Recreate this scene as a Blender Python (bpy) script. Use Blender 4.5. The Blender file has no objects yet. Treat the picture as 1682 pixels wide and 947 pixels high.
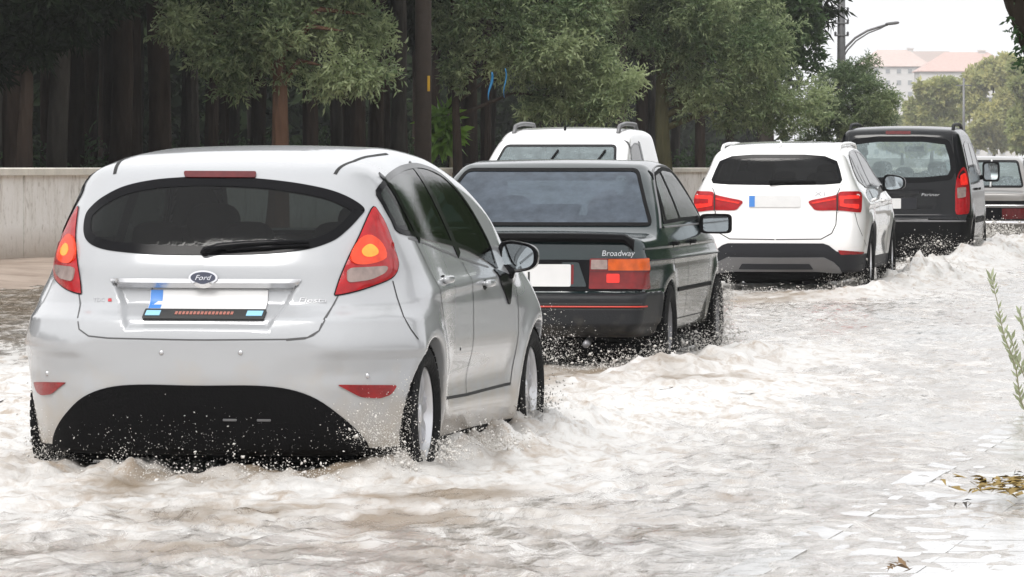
import bpy, bmesh, math, random
import numpy as np
from mathutils import Vector, Matrix
from mathutils.geometry import delaunay_2d_cdt
random.seed(7)
rng = np.random.default_rng(11)
R = math.radians
scene = bpy.context.scene
COL = scene.collection

# ------------------------------------------------------------------ camera
FPX, HORIZ, CAMH = 8500.0, 250.0, 1.454      # focal length and horizon in photo pixels (1682 wide), eye height
W0, H0 = 1682, 947
cam_d = bpy.data.cameras.new('camera'); cam = bpy.data.objects.new('camera', cam_d); COL.objects.link(cam)
cam.location = (0, 0, CAMH); cam.rotation_euler = (R(90), 0, 0)
cam_d.sensor_width = 36; cam_d.lens = 36 * FPX / W0
cam_d.shift_y = -(H0 / 2 - HORIZ) / W0
cam_d.clip_start = 0.5; cam_d.clip_end = 3000
scene.camera = cam
SL = 0.195                                    # the road runs to the right of the view: 0.195 m sideways for each metre ahead
def gx(px, Y): return (px - W0 / 2) * Y / FPX
def gz(py, Y): return CAMH - (py - HORIZ) * Y / FPX

# ------------------------------------------------------------------ helpers
def tag(o, label=None, cat=None, group=None, kind=None):
    if label: o['label'] = label
    if cat: o['category'] = cat
    if group: o['group'] = group
    if kind: o['kind'] = kind
    return o
def empty(name, loc=(0, 0, 0), rz=0.0, parent=None):
    o = bpy.data.objects.new(name, None); COL.objects.link(o)
    o.location = loc; o.rotation_euler = (0, 0, rz)
    o.empty_display_size = 0.2
    if parent: o.parent = parent
    return o
def meshobj(name, V, F, mats, parent=None, smooth=True, normals=None, mi=None):
    me = bpy.data.meshes.new(name)
    if isinstance(V, np.ndarray): V = V.tolist()
    if isinstance(F, np.ndarray): F = F.tolist()
    me.from_pydata(V, [], F)
    if not isinstance(mats, (list, tuple)): mats = [mats]
    for m in mats: me.materials.append(m)
    if mi is not None: me.polygons.foreach_set('material_index', np.asarray(mi, dtype=np.int32))
    if smooth: me.polygons.foreach_set('use_smooth', np.ones(len(F), dtype=bool))
    me.update()
    if normals is not None:
        me.normals_split_custom_set_from_vertices(normals.tolist() if isinstance(normals, np.ndarray) else normals)
    o = bpy.data.objects.new(name, me); COL.objects.link(o)
    if parent: o.parent = parent
    return o

class MB:
    """collects shapes, then links them as one mesh object"""
    def __init__(s): s.V = []; s.F = []; s.M = []
    def add(s, V, F, m=0):
        b = len(s.V); s.V.extend([tuple(v) for v in V]); s.F.extend([tuple(i + b for i in f) for f in F]); s.M.extend([m] * len(F)); return s
    def box(s, c, d, m=0, rot=None, bev=0.0):
        hx, hy, hz = d[0] / 2, d[1] / 2, d[2] / 2
        if bev > 0:
            bm = bmesh.new(); bmesh.ops.create_cube(bm, size=1)
            for v in bm.verts: v.co = Vector((v.co.x * d[0], v.co.y * d[1], v.co.z * d[2]))
            bmesh.ops.bevel(bm, geom=bm.edges[:], offset=min(bev, min(d) * .45), segments=3, affect='EDGES', profile=.5)
            bm.verts.index_update()
            V = [v.co.copy() for v in bm.verts]; F = [[v.index for v in f.verts] for f in bm.faces]; bm.free()
        else:
            V = [Vector((sx * hx, sy * hy, sz * hz)) for sx in (-1, 1) for sy in (-1, 1) for sz in (-1, 1)]
            F = [(0, 1, 3, 2), (4, 6, 7, 5), (0, 4, 5, 1), (2, 3, 7, 6), (0, 2, 6, 4), (1, 5, 7, 3)]
        if rot is not None: V = [rot @ v for v in V]
        return s.add([(v[0] + c[0], v[1] + c[1], v[2] + c[2]) for v in V], F, m)
    def tube(s, pts, r, n=8, m=0, cap=True):
        pts = [Vector(p) for p in pts]
        if not hasattr(r, '__len__'): r = [r] * len(pts)
        V = []; F = []; up = Vector((0, 0, 1)); prev = None
        for i, p in enumerate(pts):
            t = (pts[min(i + 1, len(pts) - 1)] - pts[max(i - 1, 0)])
            if t.length < 1e-9: t = Vector((0, 0, 1))
            t.normalize()
            if prev is None:
                a = t.cross(up) if abs(t.dot(up)) < .95 else t.cross(Vector((1, 0, 0)))
            else:
                a = prev - t * prev.dot(t)
                if a.length < 1e-6: a = t.cross(up)
            a.normalize(); prev = a; b = t.cross(a)
            for k in range(n):
                an = 2 * math.pi * k / n
                V.append(p + (a * math.cos(an) + b * math.sin(an)) * r[i])
        for i in range(len(pts) - 1):
            for k in range(n):
                F.append((i * n + k, i * n + (k + 1) % n, (i + 1) * n + (k + 1) % n, (i + 1) * n + k))
        if cap:
            F.append(tuple(range(n - 1, -1, -1))); F.append(tuple((len(pts) - 1) * n + k for k in range(n)))
        return s.add(V, F, m)
    def lathe(s, prof, c, axis='x', n=32, m=0):
        V = []; F = []
        for (a, r) in prof:
            for k in range(n):
                an = 2 * math.pi * k / n; u, w = r * math.cos(an), r * math.sin(an)
                V.append((c[0] + a, c[1] + u, c[2] + w) if axis == 'x' else (c[0] + u, c[1] + w, c[2] + a))
        for i in range(len(prof) - 1):
            for k in range(n):
                F.append((i * n + k, (i + 1) * n + k, (i + 1) * n + (k + 1) % n, i * n + (k + 1) % n))
        return s.add(V, F, m)
    def ellipsoid(s, c, r, m=0, nu=14, nv=9, rot=None, p=1.0):
        V = []; F = []
        sg = lambda t: math.copysign(abs(t) ** p, t)
        for j in range(nv + 1):
            th = math.pi * j / nv
            for i in range(nu):
                ph = 2 * math.pi * i / nu
                v = Vector((r[0] * sg(math.sin(th)) * sg(math.cos(ph)), r[1] * sg(math.sin(th)) * sg(math.sin(ph)), r[2] * sg(math.cos(th))))
                if rot is not None: v = rot @ v
                V.append((v[0] + c[0], v[1] + c[1], v[2] + c[2]))
        for j in range(nv):
            for i in range(nu):
                F.append((j * nu + i, (j + 1) * nu + i, (j + 1) * nu + (i + 1) % nu, j * nu + (i + 1) % nu))
        return s.add(V, F, m)
    def build(s, name, mats, parent=None, smooth=True, sharp=None):
        o = meshobj(name, s.V, s.F, mats, parent, smooth, mi=s.M)
        if sharp:
            o.data.set_sharp_from_angle(angle=R(sharp))
        return o

# smooth monotone 1-D curves
def spl(pts):
    xs = np.array([p[0] for p in pts], float); ys = np.array([p[1] for p in pts], float)
    h = np.diff(xs); d = np.diff(ys) / h; m = np.zeros_like(ys)
    for i in range(1, len(xs) - 1):
        if d[i - 1] * d[i] > 0:
            w1 = 2 * h[i] + h[i - 1]; w2 = h[i] + 2 * h[i - 1]; m[i] = (w1 + w2) / (w1 / d[i - 1] + w2 / d[i])
    m[0] = d[0]; m[-1] = d[-1]
    def f(x):
        x = np.asarray(x, float); xc = np.clip(x, xs[0], xs[-1])
        i = np.clip(np.searchsorted(xs, xc) - 1, 0, len(xs) - 2)
        t = (xc - xs[i]) / h[i]; t2 = t * t; t3 = t2 * t
        return (2 * t3 - 3 * t2 + 1) * ys[i] + (t3 - 2 * t2 + t) * h[i] * m[i] + (-2 * t3 + 3 * t2) * ys[i + 1] + (t3 - t2) * h[i] * m[i + 1]
    return f
def smax(a, b, k):
    h = np.clip(.5 + .5 * (a - b) / k, 0, 1)
    return b * (1 - h) + a * h + k * h * (1 - h)
def sstep(a, b, x):
    t = np.clip((x - a) / (b - a), 0, 1); return t * t * (3 - 2 * t)

# numpy gradient noise
_perm = rng.permutation(256); _perm = np.concatenate([_perm, _perm, _perm])
_grad = rng.normal(size=(256, 3)); _grad /= np.linalg.norm(_grad, axis=1)[:, None]
def noise3(x, y, z):
    x, y, z = np.broadcast_arrays(np.asarray(x, float), np.asarray(y, float), np.asarray(z, float))
    xi = np.floor(x).astype(int); yi = np.floor(y).astype(int); zi = np.floor(z).astype(int)
    xf, yf, zf = x - xi, y - yi, z - zi
    fu = lambda t: t * t * t * (t * (t * 6 - 15) + 10)
    u, v, w = fu(xf), fu(yf), fu(zf); xi &= 255; yi &= 255; zi &= 255
    def g(dx, dy, dz):
        h = _perm[_perm[_perm[xi + dx] + yi + dy] + zi + dz]; G = _grad[h]
        return G[..., 0] * (xf - dx) + G[..., 1] * (yf - dy) + G[..., 2] * (zf - dz)
    L = lambda a, b, t: a + t * (b - a)
    return L(L(L(g(0, 0, 0), g(1, 0, 0), u), L(g(0, 1, 0), g(1, 1, 0), u), v),
             L(L(g(0, 0, 1), g(1, 0, 1), u), L(g(0, 1, 1), g(1, 1, 1), u), v), w)
def fbm(x, y, z, oct=4, gain=.5):
    a = 1; s = 0
    for i in range(oct):
        s = s + a * noise3(x * 2 ** i, y * 2 ** i, z * 2 ** i + 7.3 * i); a *= gain
    return s

# ------------------------------------------------------------------ materials
def nodes_of(name):
    m = bpy.data.materials.new(name); m.use_nodes = True
    nt = m.node_tree; b = nt.nodes['Principled BSDF']
    return m, nt, b
def sock(b, **kw):
    for k, v in kw.items():
        k = {'base': 'Base Color', 'rough': 'Roughness', 'metal': 'Metallic', 'coat': 'Coat Weight', 'coatr': 'Coat Roughness', 'trans': 'Transmission Weight',
             'ior': 'IOR', 'emis': 'Emission Color', 'emiss': 'Emission Strength', 'spec': 'Specular IOR Level', 'sss': 'Subsurface Weight', 'alpha': 'Alpha'}[k]
        b.inputs[k].default_value = (*v, 1) if k in ('Base Color', 'Emission Color') else v
def mat(name, base, rough=.5, metal=0., var=0., vscale=8., bump=0., bscale=40., dirt=None, **kw):
    """plain surface with a little procedural unevenness in colour and relief; dirt = (colour, height, softness) for road dirt up to a height"""
    m, nt, b = nodes_of(name); sock(b, base=base, rough=rough, metal=metal, **kw)
    N = nt.nodes.new; L = nt.links.new
    tc = N('ShaderNodeTexCoord'); col = None
    if var > 0:
        n = N('ShaderNodeTexNoise'); n.inputs['Scale'].default_value = vscale; n.inputs['Detail'].default_value = 5
        L(tc.outputs['Object'], n.inputs['Vector'])
        mx = N('ShaderNodeMix'); mx.data_type = 'RGBA'
        mx.inputs[6].default_value = (*[c * (1 - var) for c in base], 1); mx.inputs[7].default_value = (*[min(1, c * (1 + var)) for c in base], 1)
        L(n.outputs['Fac'], mx.inputs[0]); col = mx.outputs[2]
    if dirt:
        sx = N('ShaderNodeSeparateXYZ'); L(tc.outputs['Object'], sx.inputs[0])
        n2 = N('ShaderNodeTexNoise'); n2.inputs['Scale'].default_value = 9; n2.inputs['Detail'].default_value = 6; L(tc.outputs['Object'], n2.inputs['Vector'])
        ad = N('ShaderNodeMath'); ad.operation = 'MULTIPLY_ADD'; L(n2.outputs['Fac'], ad.inputs[0]); ad.inputs[1].default_value = -.5; L(sx.outputs['Z'], ad.inputs[2])
        mr = N('ShaderNodeMapRange'); L(ad.outputs[0], mr.inputs[0]); mr.inputs[1].default_value = dirt[1] - dirt[2] - .25; mr.inputs[2].default_value = dirt[1] + dirt[2] - .25
        mr.inputs[3].default_value = dirt[3] if len(dirt) > 3 else .8; mr.inputs[4].default_value = 0
        mx2 = N('ShaderNodeMix'); mx2.data_type = 'RGBA'
        if col: L(col, mx2.inputs[6])
        else: mx2.inputs[6].default_value = (*base, 1)
        mx2.inputs[7].default_value = (*dirt[0], 1); L(mr.outputs[0], mx2.inputs[0]); col = mx2.outputs[2]
    if col: L(col, b.inputs['Base Color'])
    if bump > 0:
        n = N('ShaderNodeTexNoise'); n.inputs['Scale'].default_value = bscale; n.inputs['Detail'].default_value = 4
        L(tc.outputs['Object'], n.inputs['Vector'])
        bp = N('ShaderNodeBump'); bp.inputs['Strength'].default_value = bump; bp.inputs['Distance'].default_value = .02
        L(n.outputs['Fac'], bp.inputs['Height']); L(bp.outputs[0], b.inputs['Normal'])
    return m
def glass(name, tint, rough=.03, film=None, filmw=0.):
    """car glass: clear tinted sheet with a Fresnel reflection; film = thin milky layer on the pane, for mist and for painted-in sky reflection"""
    m = bpy.data.materials.new(name); m.use_nodes = True; nt = m.node_tree; nt.nodes.clear()
    N = nt.nodes.new; L = nt.links.new
    out = N('ShaderNodeOutputMaterial'); tr = N('ShaderNodeBsdfTransparent'); tr.inputs[0].default_value = (*tint, 1)
    gl = N('ShaderNodeBsdfGlossy'); gl.inputs['Roughness'].default_value = rough
    fr = N('ShaderNodeFresnel'); ge = N('ShaderNodeNewGeometry'); io = N('ShaderNodeMapRange')      # a thin pane reflects alike from both sides
    L(ge.outputs['Backfacing'], io.inputs[0]); io.inputs[3].default_value = 1.36; io.inputs[4].default_value = 1 / 1.36; L(io.outputs[0], fr.inputs[0])
    tc = N('ShaderNodeTexCoord'); no = N('ShaderNodeTexNoise'); no.inputs['Scale'].default_value = 60; no.inputs['Detail'].default_value = 3
    L(tc.outputs['Object'], no.inputs['Vector'])
    bp = N('ShaderNodeBump'); bp.inputs['Strength'].default_value = .06; bp.inputs['Distance'].default_value = .01
    L(no.outputs['Fac'], bp.inputs['Height']); L(bp.outputs[0], gl.inputs['Normal'])
    base = tr.outputs[0]
    if film:
        df = N('ShaderNodeBsdfDiffuse'); df.inputs[0].default_value = (*film, 1)
        n2 = N('ShaderNodeTexNoise'); n2.inputs['Scale'].default_value = 7; n2.inputs['Detail'].default_value = 8; n2.inputs['Roughness'].default_value = .7
        L(tc.outputs['Object'], n2.inputs['Vector'])
        mr = N('ShaderNodeMapRange'); mr.inputs[1].default_value = .3; mr.inputs[2].default_value = .7; mr.inputs[3].default_value = filmw * .6; mr.inputs[4].default_value = filmw * 1.3
        L(n2.outputs['Fac'], mr.inputs[0])
        mf = N('ShaderNodeMixShader'); L(mr.outputs[0], mf.inputs[0]); L(tr.outputs[0], mf.inputs[1]); L(df.outputs[0], mf.inputs[2]); base = mf.outputs[0]
    mx = N('ShaderNodeMixShader'); L(fr.outputs[0], mx.inputs[0]); L(base, mx.inputs[1]); L(gl.outputs[0], mx.inputs[2]); L(mx.outputs[0], out.inputs[0])
    return m
def lens(name, base, emis=0.0, ribs=90.):
    m, nt, b = nodes_of(name); sock(b, base=base, rough=.14, spec=.3, coat=.35, coatr=.03)
    if emis > 0: sock(b, emis=base, emiss=emis)
    N = nt.nodes.new; L = nt.links.new
    tc = N('ShaderNodeTexCoord'); w = N('ShaderNodeTexWave'); w.inputs['Scale'].default_value = ribs; w.bands_direction = 'X'
    L(tc.outputs['Object'], w.inputs['Vector'])
    bp = N('ShaderNodeBump'); bp.inputs['Strength'].default_value = .25; bp.inputs['Distance'].default_value = .004; L(w.outputs['Fac'], bp.inputs['Height']); L(bp.outputs[0], b.inputs['Normal'])
    n = N('ShaderNodeTexNoise'); n.inputs['Scale'].default_value = 22; n.inputs['Detail'].default_value = 2; L(tc.outputs['Object'], n.inputs['Vector'])
    mx = N('ShaderNodeMix'); mx.data_type = 'RGBA'; mx.inputs[6].default_value = (*[c * .45 for c in base], 1); mx.inputs[7].default_value = (*[min(1, c * 1.35) for c in base], 1)
    L(n.outputs['Fac'], mx.inputs[0]); L(mx.outputs[2], b.inputs['Base Color'])
    return m
# ------------------------------------------------------------------ car bodies: one smooth closed surface per car, split into its panels
def make_f(Wp, S, T, Rr, Rx, Ff, Fx, zb, wheels, rw, crown=.03, ks=.12, ke=.16, kt=None, flare=.012, G=None, Rd=None, Wd=None, belt=.95):
    kt = kt or ke
    def f(x, y, z):
        x = np.abs(x)
        Ty = T(y); dT = (T(y + .02) - T(y - .02)) / .04
        fl = 0
        for (yw, zw) in wheels:
            r = np.sqrt((y - yw) ** 2 + (z - zw) ** 2); fl = fl + flare * np.exp(-((r - rw - .03) / .07) ** 2)
        Wm = Wp(y) * S(z) + fl
        if G is not None: Wm = Wm - G(y) * sstep(belt, belt + .35, z)
        if Wd is not None: Wm = Wm + Wd(y, z)
        a = x - Wm
        b = (z - Ty + crown * (x / .75) ** 2) / np.sqrt(1 + dT * dT)
        Rz = Rr(z); dR = (Rr(z + .02) - Rr(z - .02)) / .04
        rr = Rz + Rx(x)
        if Rd is not None: rr = rr + Rd(x, z)
        c = (rr - y) / np.sqrt(1 + dR * dR)
        Fz = Ff(z); dF = (Ff(z + .02) - Ff(z - .02)) / .04
        d = (y - Fz - Fx(x)) / np.sqrt(1 + dF * dF)
        o = smax(a, b, ks); o = smax(o, c, ke); o = smax(o, d, ke); o = smax(o, zb - z, .05)
        for (yw, zw) in wheels:
            r = np.sqrt((y - yw) ** 2 + (z - zw) ** 2)
            w = smax(r - rw, .5 - x, .02); o = smax(o, -w, .012)
        return o
    return f

def surface_nets(f, lo, hi, res):
    ax = [np.arange(lo[i], hi[i] + res, res) for i in range(3)]
    Fv = f(ax[0][:, None, None], ax[1][None, :, None], ax[2][None, None, :]).astype(np.float32)
    Fv = np.broadcast_to(Fv, (len(ax[0]), len(ax[1]), len(ax[2])))
    ins = Fv < 0
    nx, ny, nz = Fv.shape
    cnt = np.zeros((nx - 1, ny - 1, nz - 1), np.int8)
    for i in (0, 1):
        for j in (0, 1):
            for k in (0, 1): cnt += ins[i:nx - 1 + i, j:ny - 1 + j, k:nz - 1 + k]
    act = (cnt > 0) & (cnt < 8)
    ci = np.argwhere(act); vid = -np.ones(act.shape, np.int64); vid[act] = np.arange(len(ci))
    acc = np.zeros((len(ci), 3)); num = np.zeros(len(ci))
    for a in range(3):
        b, c = [q for q in range(3) if q != a]
        for p in (0, 1):
            for q in (0, 1):
                o0 = ci.copy(); o0[:, b] += p; o0[:, c] += q; o1 = o0.copy(); o1[:, a] += 1
                f0 = Fv[o0[:, 0], o0[:, 1], o0[:, 2]]; f1 = Fv[o1[:, 0], o1[:, 1], o1[:, 2]]
                m = (f0 < 0) != (f1 < 0)
                t = np.where(m, f0 / np.where(m, f0 - f1, 1), 0)
                pos = o0.astype(float); pos[:, a] += t
                acc[m] += pos[m]; num[m] += 1
    V = acc / num[:, None] * res + np.array(lo)
    Q = []
    for a in range(3):
        b, c = (a + 1) % 3, (a + 2) % 3
        s0 = [slice(None)] * 3; s1 = [slice(None)] * 3; s0[a] = slice(0, -1); s1[a] = slice(1, None)
        ch = ins[tuple(s0)] != ins[tuple(s1)]
        e = np.argwhere(ch)
        e = e[(e[:, b] > 0) & (e[:, c] > 0) & (e[:, b] < Fv.shape[b] - 1) & (e[:, c] < Fv.shape[c] - 1)]
        flip = ins[e[:, 0], e[:, 1], e[:, 2]]
        def cid(db, dc):
            g = e.copy(); g[:, b] += db; g[:, c] += dc; return vid[g[:, 0], g[:, 1], g[:, 2]]
        q = np.stack([cid(-1, -1), cid(0, -1), cid(0, 0), cid(-1, 0)], 1)
        q[~flip] = q[~flip][:, ::-1]
        Q.append(q)
    return V, np.concatenate(Q)

def inpoly(P, poly):
    x, y = P[:, 0], P[:, 1]; r = np.zeros(len(P), bool); n = len(poly)
    for i in range(n):
        x1, y1 = poly[i]; x2, y2 = poly[(i + 1) % n]
        c = (y1 > y) != (y2 > y)
        with np.errstate(divide='ignore', invalid='ignore'):
            r ^= c & (x < (x2 - x1) * (y - y1) / (y2 - y1 + 1e-12) + x1)
    return r
def dens(poly, step, closed=True):
    out = []; n = len(poly)
    for i in range(n if closed else n - 1):
        a = np.array(poly[i], float); b = np.array(poly[(i + 1) % n], float)
        k = max(1, int(math.ceil(np.linalg.norm(b - a) / step)))
        out += [tuple(a + (b - a) * j / k) for j in range(k)]
    if not closed: out.append(tuple(poly[-1]))
    return out
def smooth(poly, n=6, closed=True):
    """Catmull-Rom through the points"""
    P = [np.array(p, float) for p in poly]; N = len(P); out = []
    for i in range(N if closed else N - 1):
        g = (lambda k: P[k % N]) if closed else (lambda k: P[min(max(k, 0), N - 1)])
        a, b, c, d = g(i - 1), g(i), g(i + 1), g(i + 2)
        for j in range(n):
            t = j / n; out.append(tuple(.5 * (2 * b + (c - a) * t + (2 * a - 5 * b + 4 * c - d) * t * t + (3 * b - a - 3 * c + d) * t ** 3)))
    if not closed: out.append(tuple(P[-1]))
    return out
def rnd(poly, r, n=4):
    """polygon with its corners rounded"""
    out = []; N = len(poly)
    for i in range(N):
        p = np.array(poly[i], float); a = np.array(poly[i - 1], float); b = np.array(poly[(i + 1) % N], float)
        ra = min(r, np.linalg.norm(a - p) * .45); rb = min(r, np.linalg.norm(b - p) * .45)
        s = p + (a - p) / (np.linalg.norm(a - p) + 1e-9) * ra; e = p + (b - p) / (np.linalg.norm(b - p) + 1e-9) * rb
        for j in range(n + 1):
            t = j / n; out.append(tuple((1 - t) ** 2 * s + 2 * t * (1 - t) * p + t * t * e))
    return out
def inset(poly, w):
    P = np.array(poly, float); N = len(P)
    ar = .5 * sum(P[i][0] * P[(i + 1) % N][1] - P[(i + 1) % N][0] * P[i][1] for i in range(N)); sg = 1 if ar > 0 else -1
    out = []
    for i in range(N):
        t = P[(i + 1) % N] - P[i - 1]; t = t / (np.linalg.norm(t) + 1e-9)
        out.append(tuple(P[i] + sg * np.array((-t[1], t[0])) * w))
    return out
def mirror(poly): return [(-p[0], p[1]) for p in poly]

class Car:
    def __init__(s, name, label, cat, group, loc, theta, f, lo, hi, res):
        s.root = tag(empty(name, loc, -theta), label, cat, group); s.f = f; s.lo, s.hi, s.res = lo, hi, res
        s.M = Matrix.Translation(Vector(loc)) @ Matrix.Rotation(-theta, 4, 'Z'); s.Mi = s.M.inverted()
    def grad(s, P, e=.004):
        x, y, z = P[:, 0], P[:, 1], P[:, 2]; f = s.f
        return np.stack([f(x + e, y, z) - f(x - e, y, z), f(x, y + e, z) - f(x, y - e, z), f(x, y, z + e) - f(x, y, z - e)], 1) / (2 * e)
    def nrm(s, P):
        g = s.grad(P); return g / (np.linalg.norm(g, axis=1)[:, None] + 1e-9)
    def hit(s, O, D, t0, t1, n=260):
        ts = np.linspace(t0, t1, n)
        P = O[:, None, :] + D[:, None, :] * ts[None, :, None]
        fv = s.f(P[..., 0], P[..., 1], P[..., 2]); neg = fv < 0
        i = np.argmax(neg, axis=1); ok = neg[np.arange(len(O)), i]
        mi = np.argmin(fv, axis=1); i = np.where(ok, i, mi)            # rays that just miss: closest approach
        a = ts[np.maximum(i - 1, 0)]; b = ts[i]
        for _ in range(18):
            m = (a + b) / 2; Q = O + D * m[:, None]; v = s.f(Q[:, 0], Q[:, 1], Q[:, 2])
            a = np.where(v < 0, a, m); b = np.where(v < 0, m, b)
        return O + D * ((a + b) / 2)[:, None]
    def proj(s, uv, frame):
        """put outline points on the bodywork: 'px' photo pixels, 'rear'/'front' (x, z), 'side'/'left' (y, z), 'top' (x, y), ('diag', a) seen along angle a"""
        uv = np.asarray(uv, float); n = len(uv); Z = np.zeros(n)
        if frame == 'px':
            Dw = np.stack([(uv[:, 0] - W0 / 2) / FPX, np.ones(n), (HORIZ - uv[:, 1]) / FPX], 1)
            Mi = np.array(s.Mi); O = (Mi[:3, :3] @ np.array((0, 0, CAMH))) + Mi[:3, 3]; D = Dw @ Mi[:3, :3].T
            Yc = (s.M @ Vector((0, 0, 0)))[1]
            return s.hit(np.repeat(O[None], n, 0), D, Yc - 3, Yc + 5, 420)
        if frame == 'rear': O = np.stack([uv[:, 0], Z - 2.5, uv[:, 1]], 1); D = np.array((0, 1., 0))
        elif frame == 'front': O = np.stack([uv[:, 0], Z + 6, uv[:, 1]], 1); D = np.array((0, -1., 0))
        elif frame == 'side': O = np.stack([Z + 1.5, uv[:, 0], uv[:, 1]], 1); D = np.array((-1., 0, 0))
        elif frame == 'left': O = np.stack([Z - 1.5, uv[:, 0], uv[:, 1]], 1); D = np.array((1., 0, 0))
        elif frame == 'top': O = np.stack([uv[:, 0], uv[:, 1], Z + 3], 1); D = np.array((0, 0, -1.))
        T = 6 if frame in ('rear', 'front') else 3
        return s.hit(O, np.repeat(D[None], n, 0), 0, T)
    def body(s, mats, splits, holes, parts_parent=None):
        """splits: (name, frame, polygon, material) in order; holes: (frame, polygon)"""
        V, Q = surface_nets(s.f, s.lo, s.hi, s.res)
        for _ in range(3):
            v = s.f(V[:, 0], V[:, 1], V[:, 2]); g = s.grad(V); st = (v / (np.sum(g * g, 1) + 1e-6))[:, None] * g
            L = np.linalg.norm(st, axis=1)[:, None]; V = V - st * np.minimum(1, s.res * .7 / (L + 1e-9))
        Nn = s.nrm(V); s.V, s.Q, s.N = V, Q, Nn
        C = V[Q].mean(1); CN = Nn[Q].mean(1)
        def sel(frame, poly):
            if frame == 'rear': return (CN[:, 1] < -.05) & (C[:, 1] < s.mid) & inpoly(C[:, [0, 2]], poly)
            if frame == 'front': return (CN[:, 1] > .05) & (C[:, 1] > s.mid) & inpoly(C[:, [0, 2]], poly)
            if frame == 'side': return (CN[:, 0] > .25) & inpoly(C[:, [1, 2]], poly)
            if frame == 'left': return (CN[:, 0] < -.25) & inpoly(C[:, [1, 2]], poly)
            if frame == 'top': return (CN[:, 2] > .3) & inpoly(C[:, :2], poly)
            return frame(C, CN)
        lab = np.zeros(len(Q), int)
        for i, (nm, fr, po, m) in enumerate(splits): 
            q = sel(fr, po); lab[q & (lab == 0)] = i + 1
        for fr, po in holes: lab[sel(fr, po)] = -1
        objs = {}
        for i, (nm, m) in enumerate([('body', mats)] + [(a[0], a[3]) for a in splits]):
            fi = Q[lab == i]
            if len(fi) == 0: continue
            u, inv = np.unique(fi, return_inverse=True)
            objs[nm if nm not in objs else nm + '#2'] = meshobj(nm, V[u], inv.reshape(fi.shape), m, s.root, True, Nn[u])
        return objs
    def lining(s, m, holes, off=.035, res=.045):
        f0 = s.f
        V, Q = surface_nets(lambda x, y, z: f0(x, y, z) + off, s.lo, s.hi, res)
        old = s.f; s.f = lambda x, y, z: f0(x, y, z) + off; N = s.nrm(V); s.f = old
        C = V[Q].mean(1); CN = N[Q].mean(1); lab = np.zeros(len(Q), bool)
        for fr, po in holes:
            if fr == 'rear': k = (CN[:, 1] < -.05) & (C[:, 1] < s.mid) & inpoly(C[:, [0, 2]], po)
            elif fr == 'front': k = (CN[:, 1] > .05) & (C[:, 1] > s.mid) & inpoly(C[:, [0, 2]], po)
            elif fr == 'side': k = (CN[:, 0] > .25) & inpoly(C[:, [1, 2]], po)
            elif fr == 'left': k = (CN[:, 0] < -.25) & inpoly(C[:, [1, 2]], po)
            lab |= k
        Q = Q[~lab][:, ::-1]; u, inv = np.unique(Q, return_inverse=True)
        return meshobj('cabin_lining', V[u], inv.reshape(Q.shape), m, s.root)
    def to_frame(s, pts, frame):
        P = s.proj(pts, 'px')
        return [tuple(p) for p in (P[:, [0, 2]] if frame in ('rear', 'front') else P[:, [1, 2]] if frame in ('side', 'left') else P[:, :2])]
    def panel(s, name, poly, frame, m, parent, off=.004, step=.03, skirt=.012, flip=False, dome=0.):
        """a sheet laid on the bodywork with a rim that goes down to it"""
        sc = 1.0 if frame != 'px' else 370.0
        st = step * sc
        O = dens(poly, st); n = len(O)
        A = np.array(O); lo, hi = A.min(0), A.max(0)
        gx_, gy_ = np.meshgrid(np.arange(lo[0] + st / 2, hi[0], st), np.arange(lo[1] + st / 2, hi[1], st))
        G = np.stack([gx_.ravel(), gy_.ravel()], 1)
        if len(G):
            G = G[inpoly(G, O)]
        if len(G):
            dm = np.min(np.linalg.norm(G[:, None] - A[None], axis=2), axis=1); G = G[dm > st * .45]
        pts = [Vector(p) for p in O] + [Vector(p) for p in G]
        vo, ed, fa, _, _, _ = delaunay_2d_cdt(pts, [(i, (i + 1) % n) for i in range(n)], [list(range(n))], 1, 1e-6 * sc)
        uv = np.array([tuple(v) for v in vo]); P = s.proj(uv, frame); Nn = s.nrm(P)
        F = [list(t) for t in fa]
        if dome:
            dm = np.min(np.linalg.norm(uv[:, None] - A[None], axis=2), axis=1) / sc
            offs = off + dome * (1 - np.exp(-dm / .02))
        else: offs = np.full(len(P), off)
        T = P + Nn * offs[:, None]
        # orient faces outward
        for i, t in enumerate(F):
            nv = np.cross(T[t[1]] - T[t[0]], T[t[2]] - T[t[0]])
            if np.dot(nv, Nn[t[0]]) < 0: F[i] = t[::-1]
        # skirt along the boundary edges
        ec = {}
        for t in F:
            for a, b in zip(t, t[1:] + t[:1]): ec[(a, b)] = 1
        V = T.tolist(); base = {}; NN = Nn.tolist()
        k = len(V)
        for (a, b) in list(ec):
            if (b, a) not in ec:
                for q in (a, b):
                    if q not in base:
                        base[q] = len(V); V.append((P[q] - Nn[q] * (skirt - off)).tolist())
                F.append([b, a, base[a], base[b]])
        o = meshobj(name, V, F, m, parent or s.root)
        o.data.set_sharp_from_angle(angle=R(50))
        return o
    def ribbon(s, name, line, frame, m, parent, w=.006, off=.0015, closed=False, step=.03, raised=0.):
        """thin strip that follows a line on the bodywork"""
        sc = 1.0 if frame != 'px' else 370.0
        L = dens(line, step * sc, closed); P = s.proj(L, frame); N = s.nrm(P); n = len(P)
        idx = np.arange(n)
        nx = np.roll(P, -1, 0); pv = np.roll(P, 1, 0)
        if not closed: nx[-1] = P[-1]; pv[0] = P[0]
        t = nx - pv; t /= np.linalg.norm(t, axis=1)[:, None] + 1e-9
        side = np.cross(N, t); side /= np.linalg.norm(side, axis=1)[:, None] + 1e-9
        V = []; F = []
        if raised > 0: rows = [(-w / 2, -.004), (-w / 2 * .7, raised), (w / 2 * .7, raised), (w / 2, -.004)]
        else: rows = [(-w / 2, off), (w / 2, off)]
        for a, h in rows: V.append(P + side * a + N * h)
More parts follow.
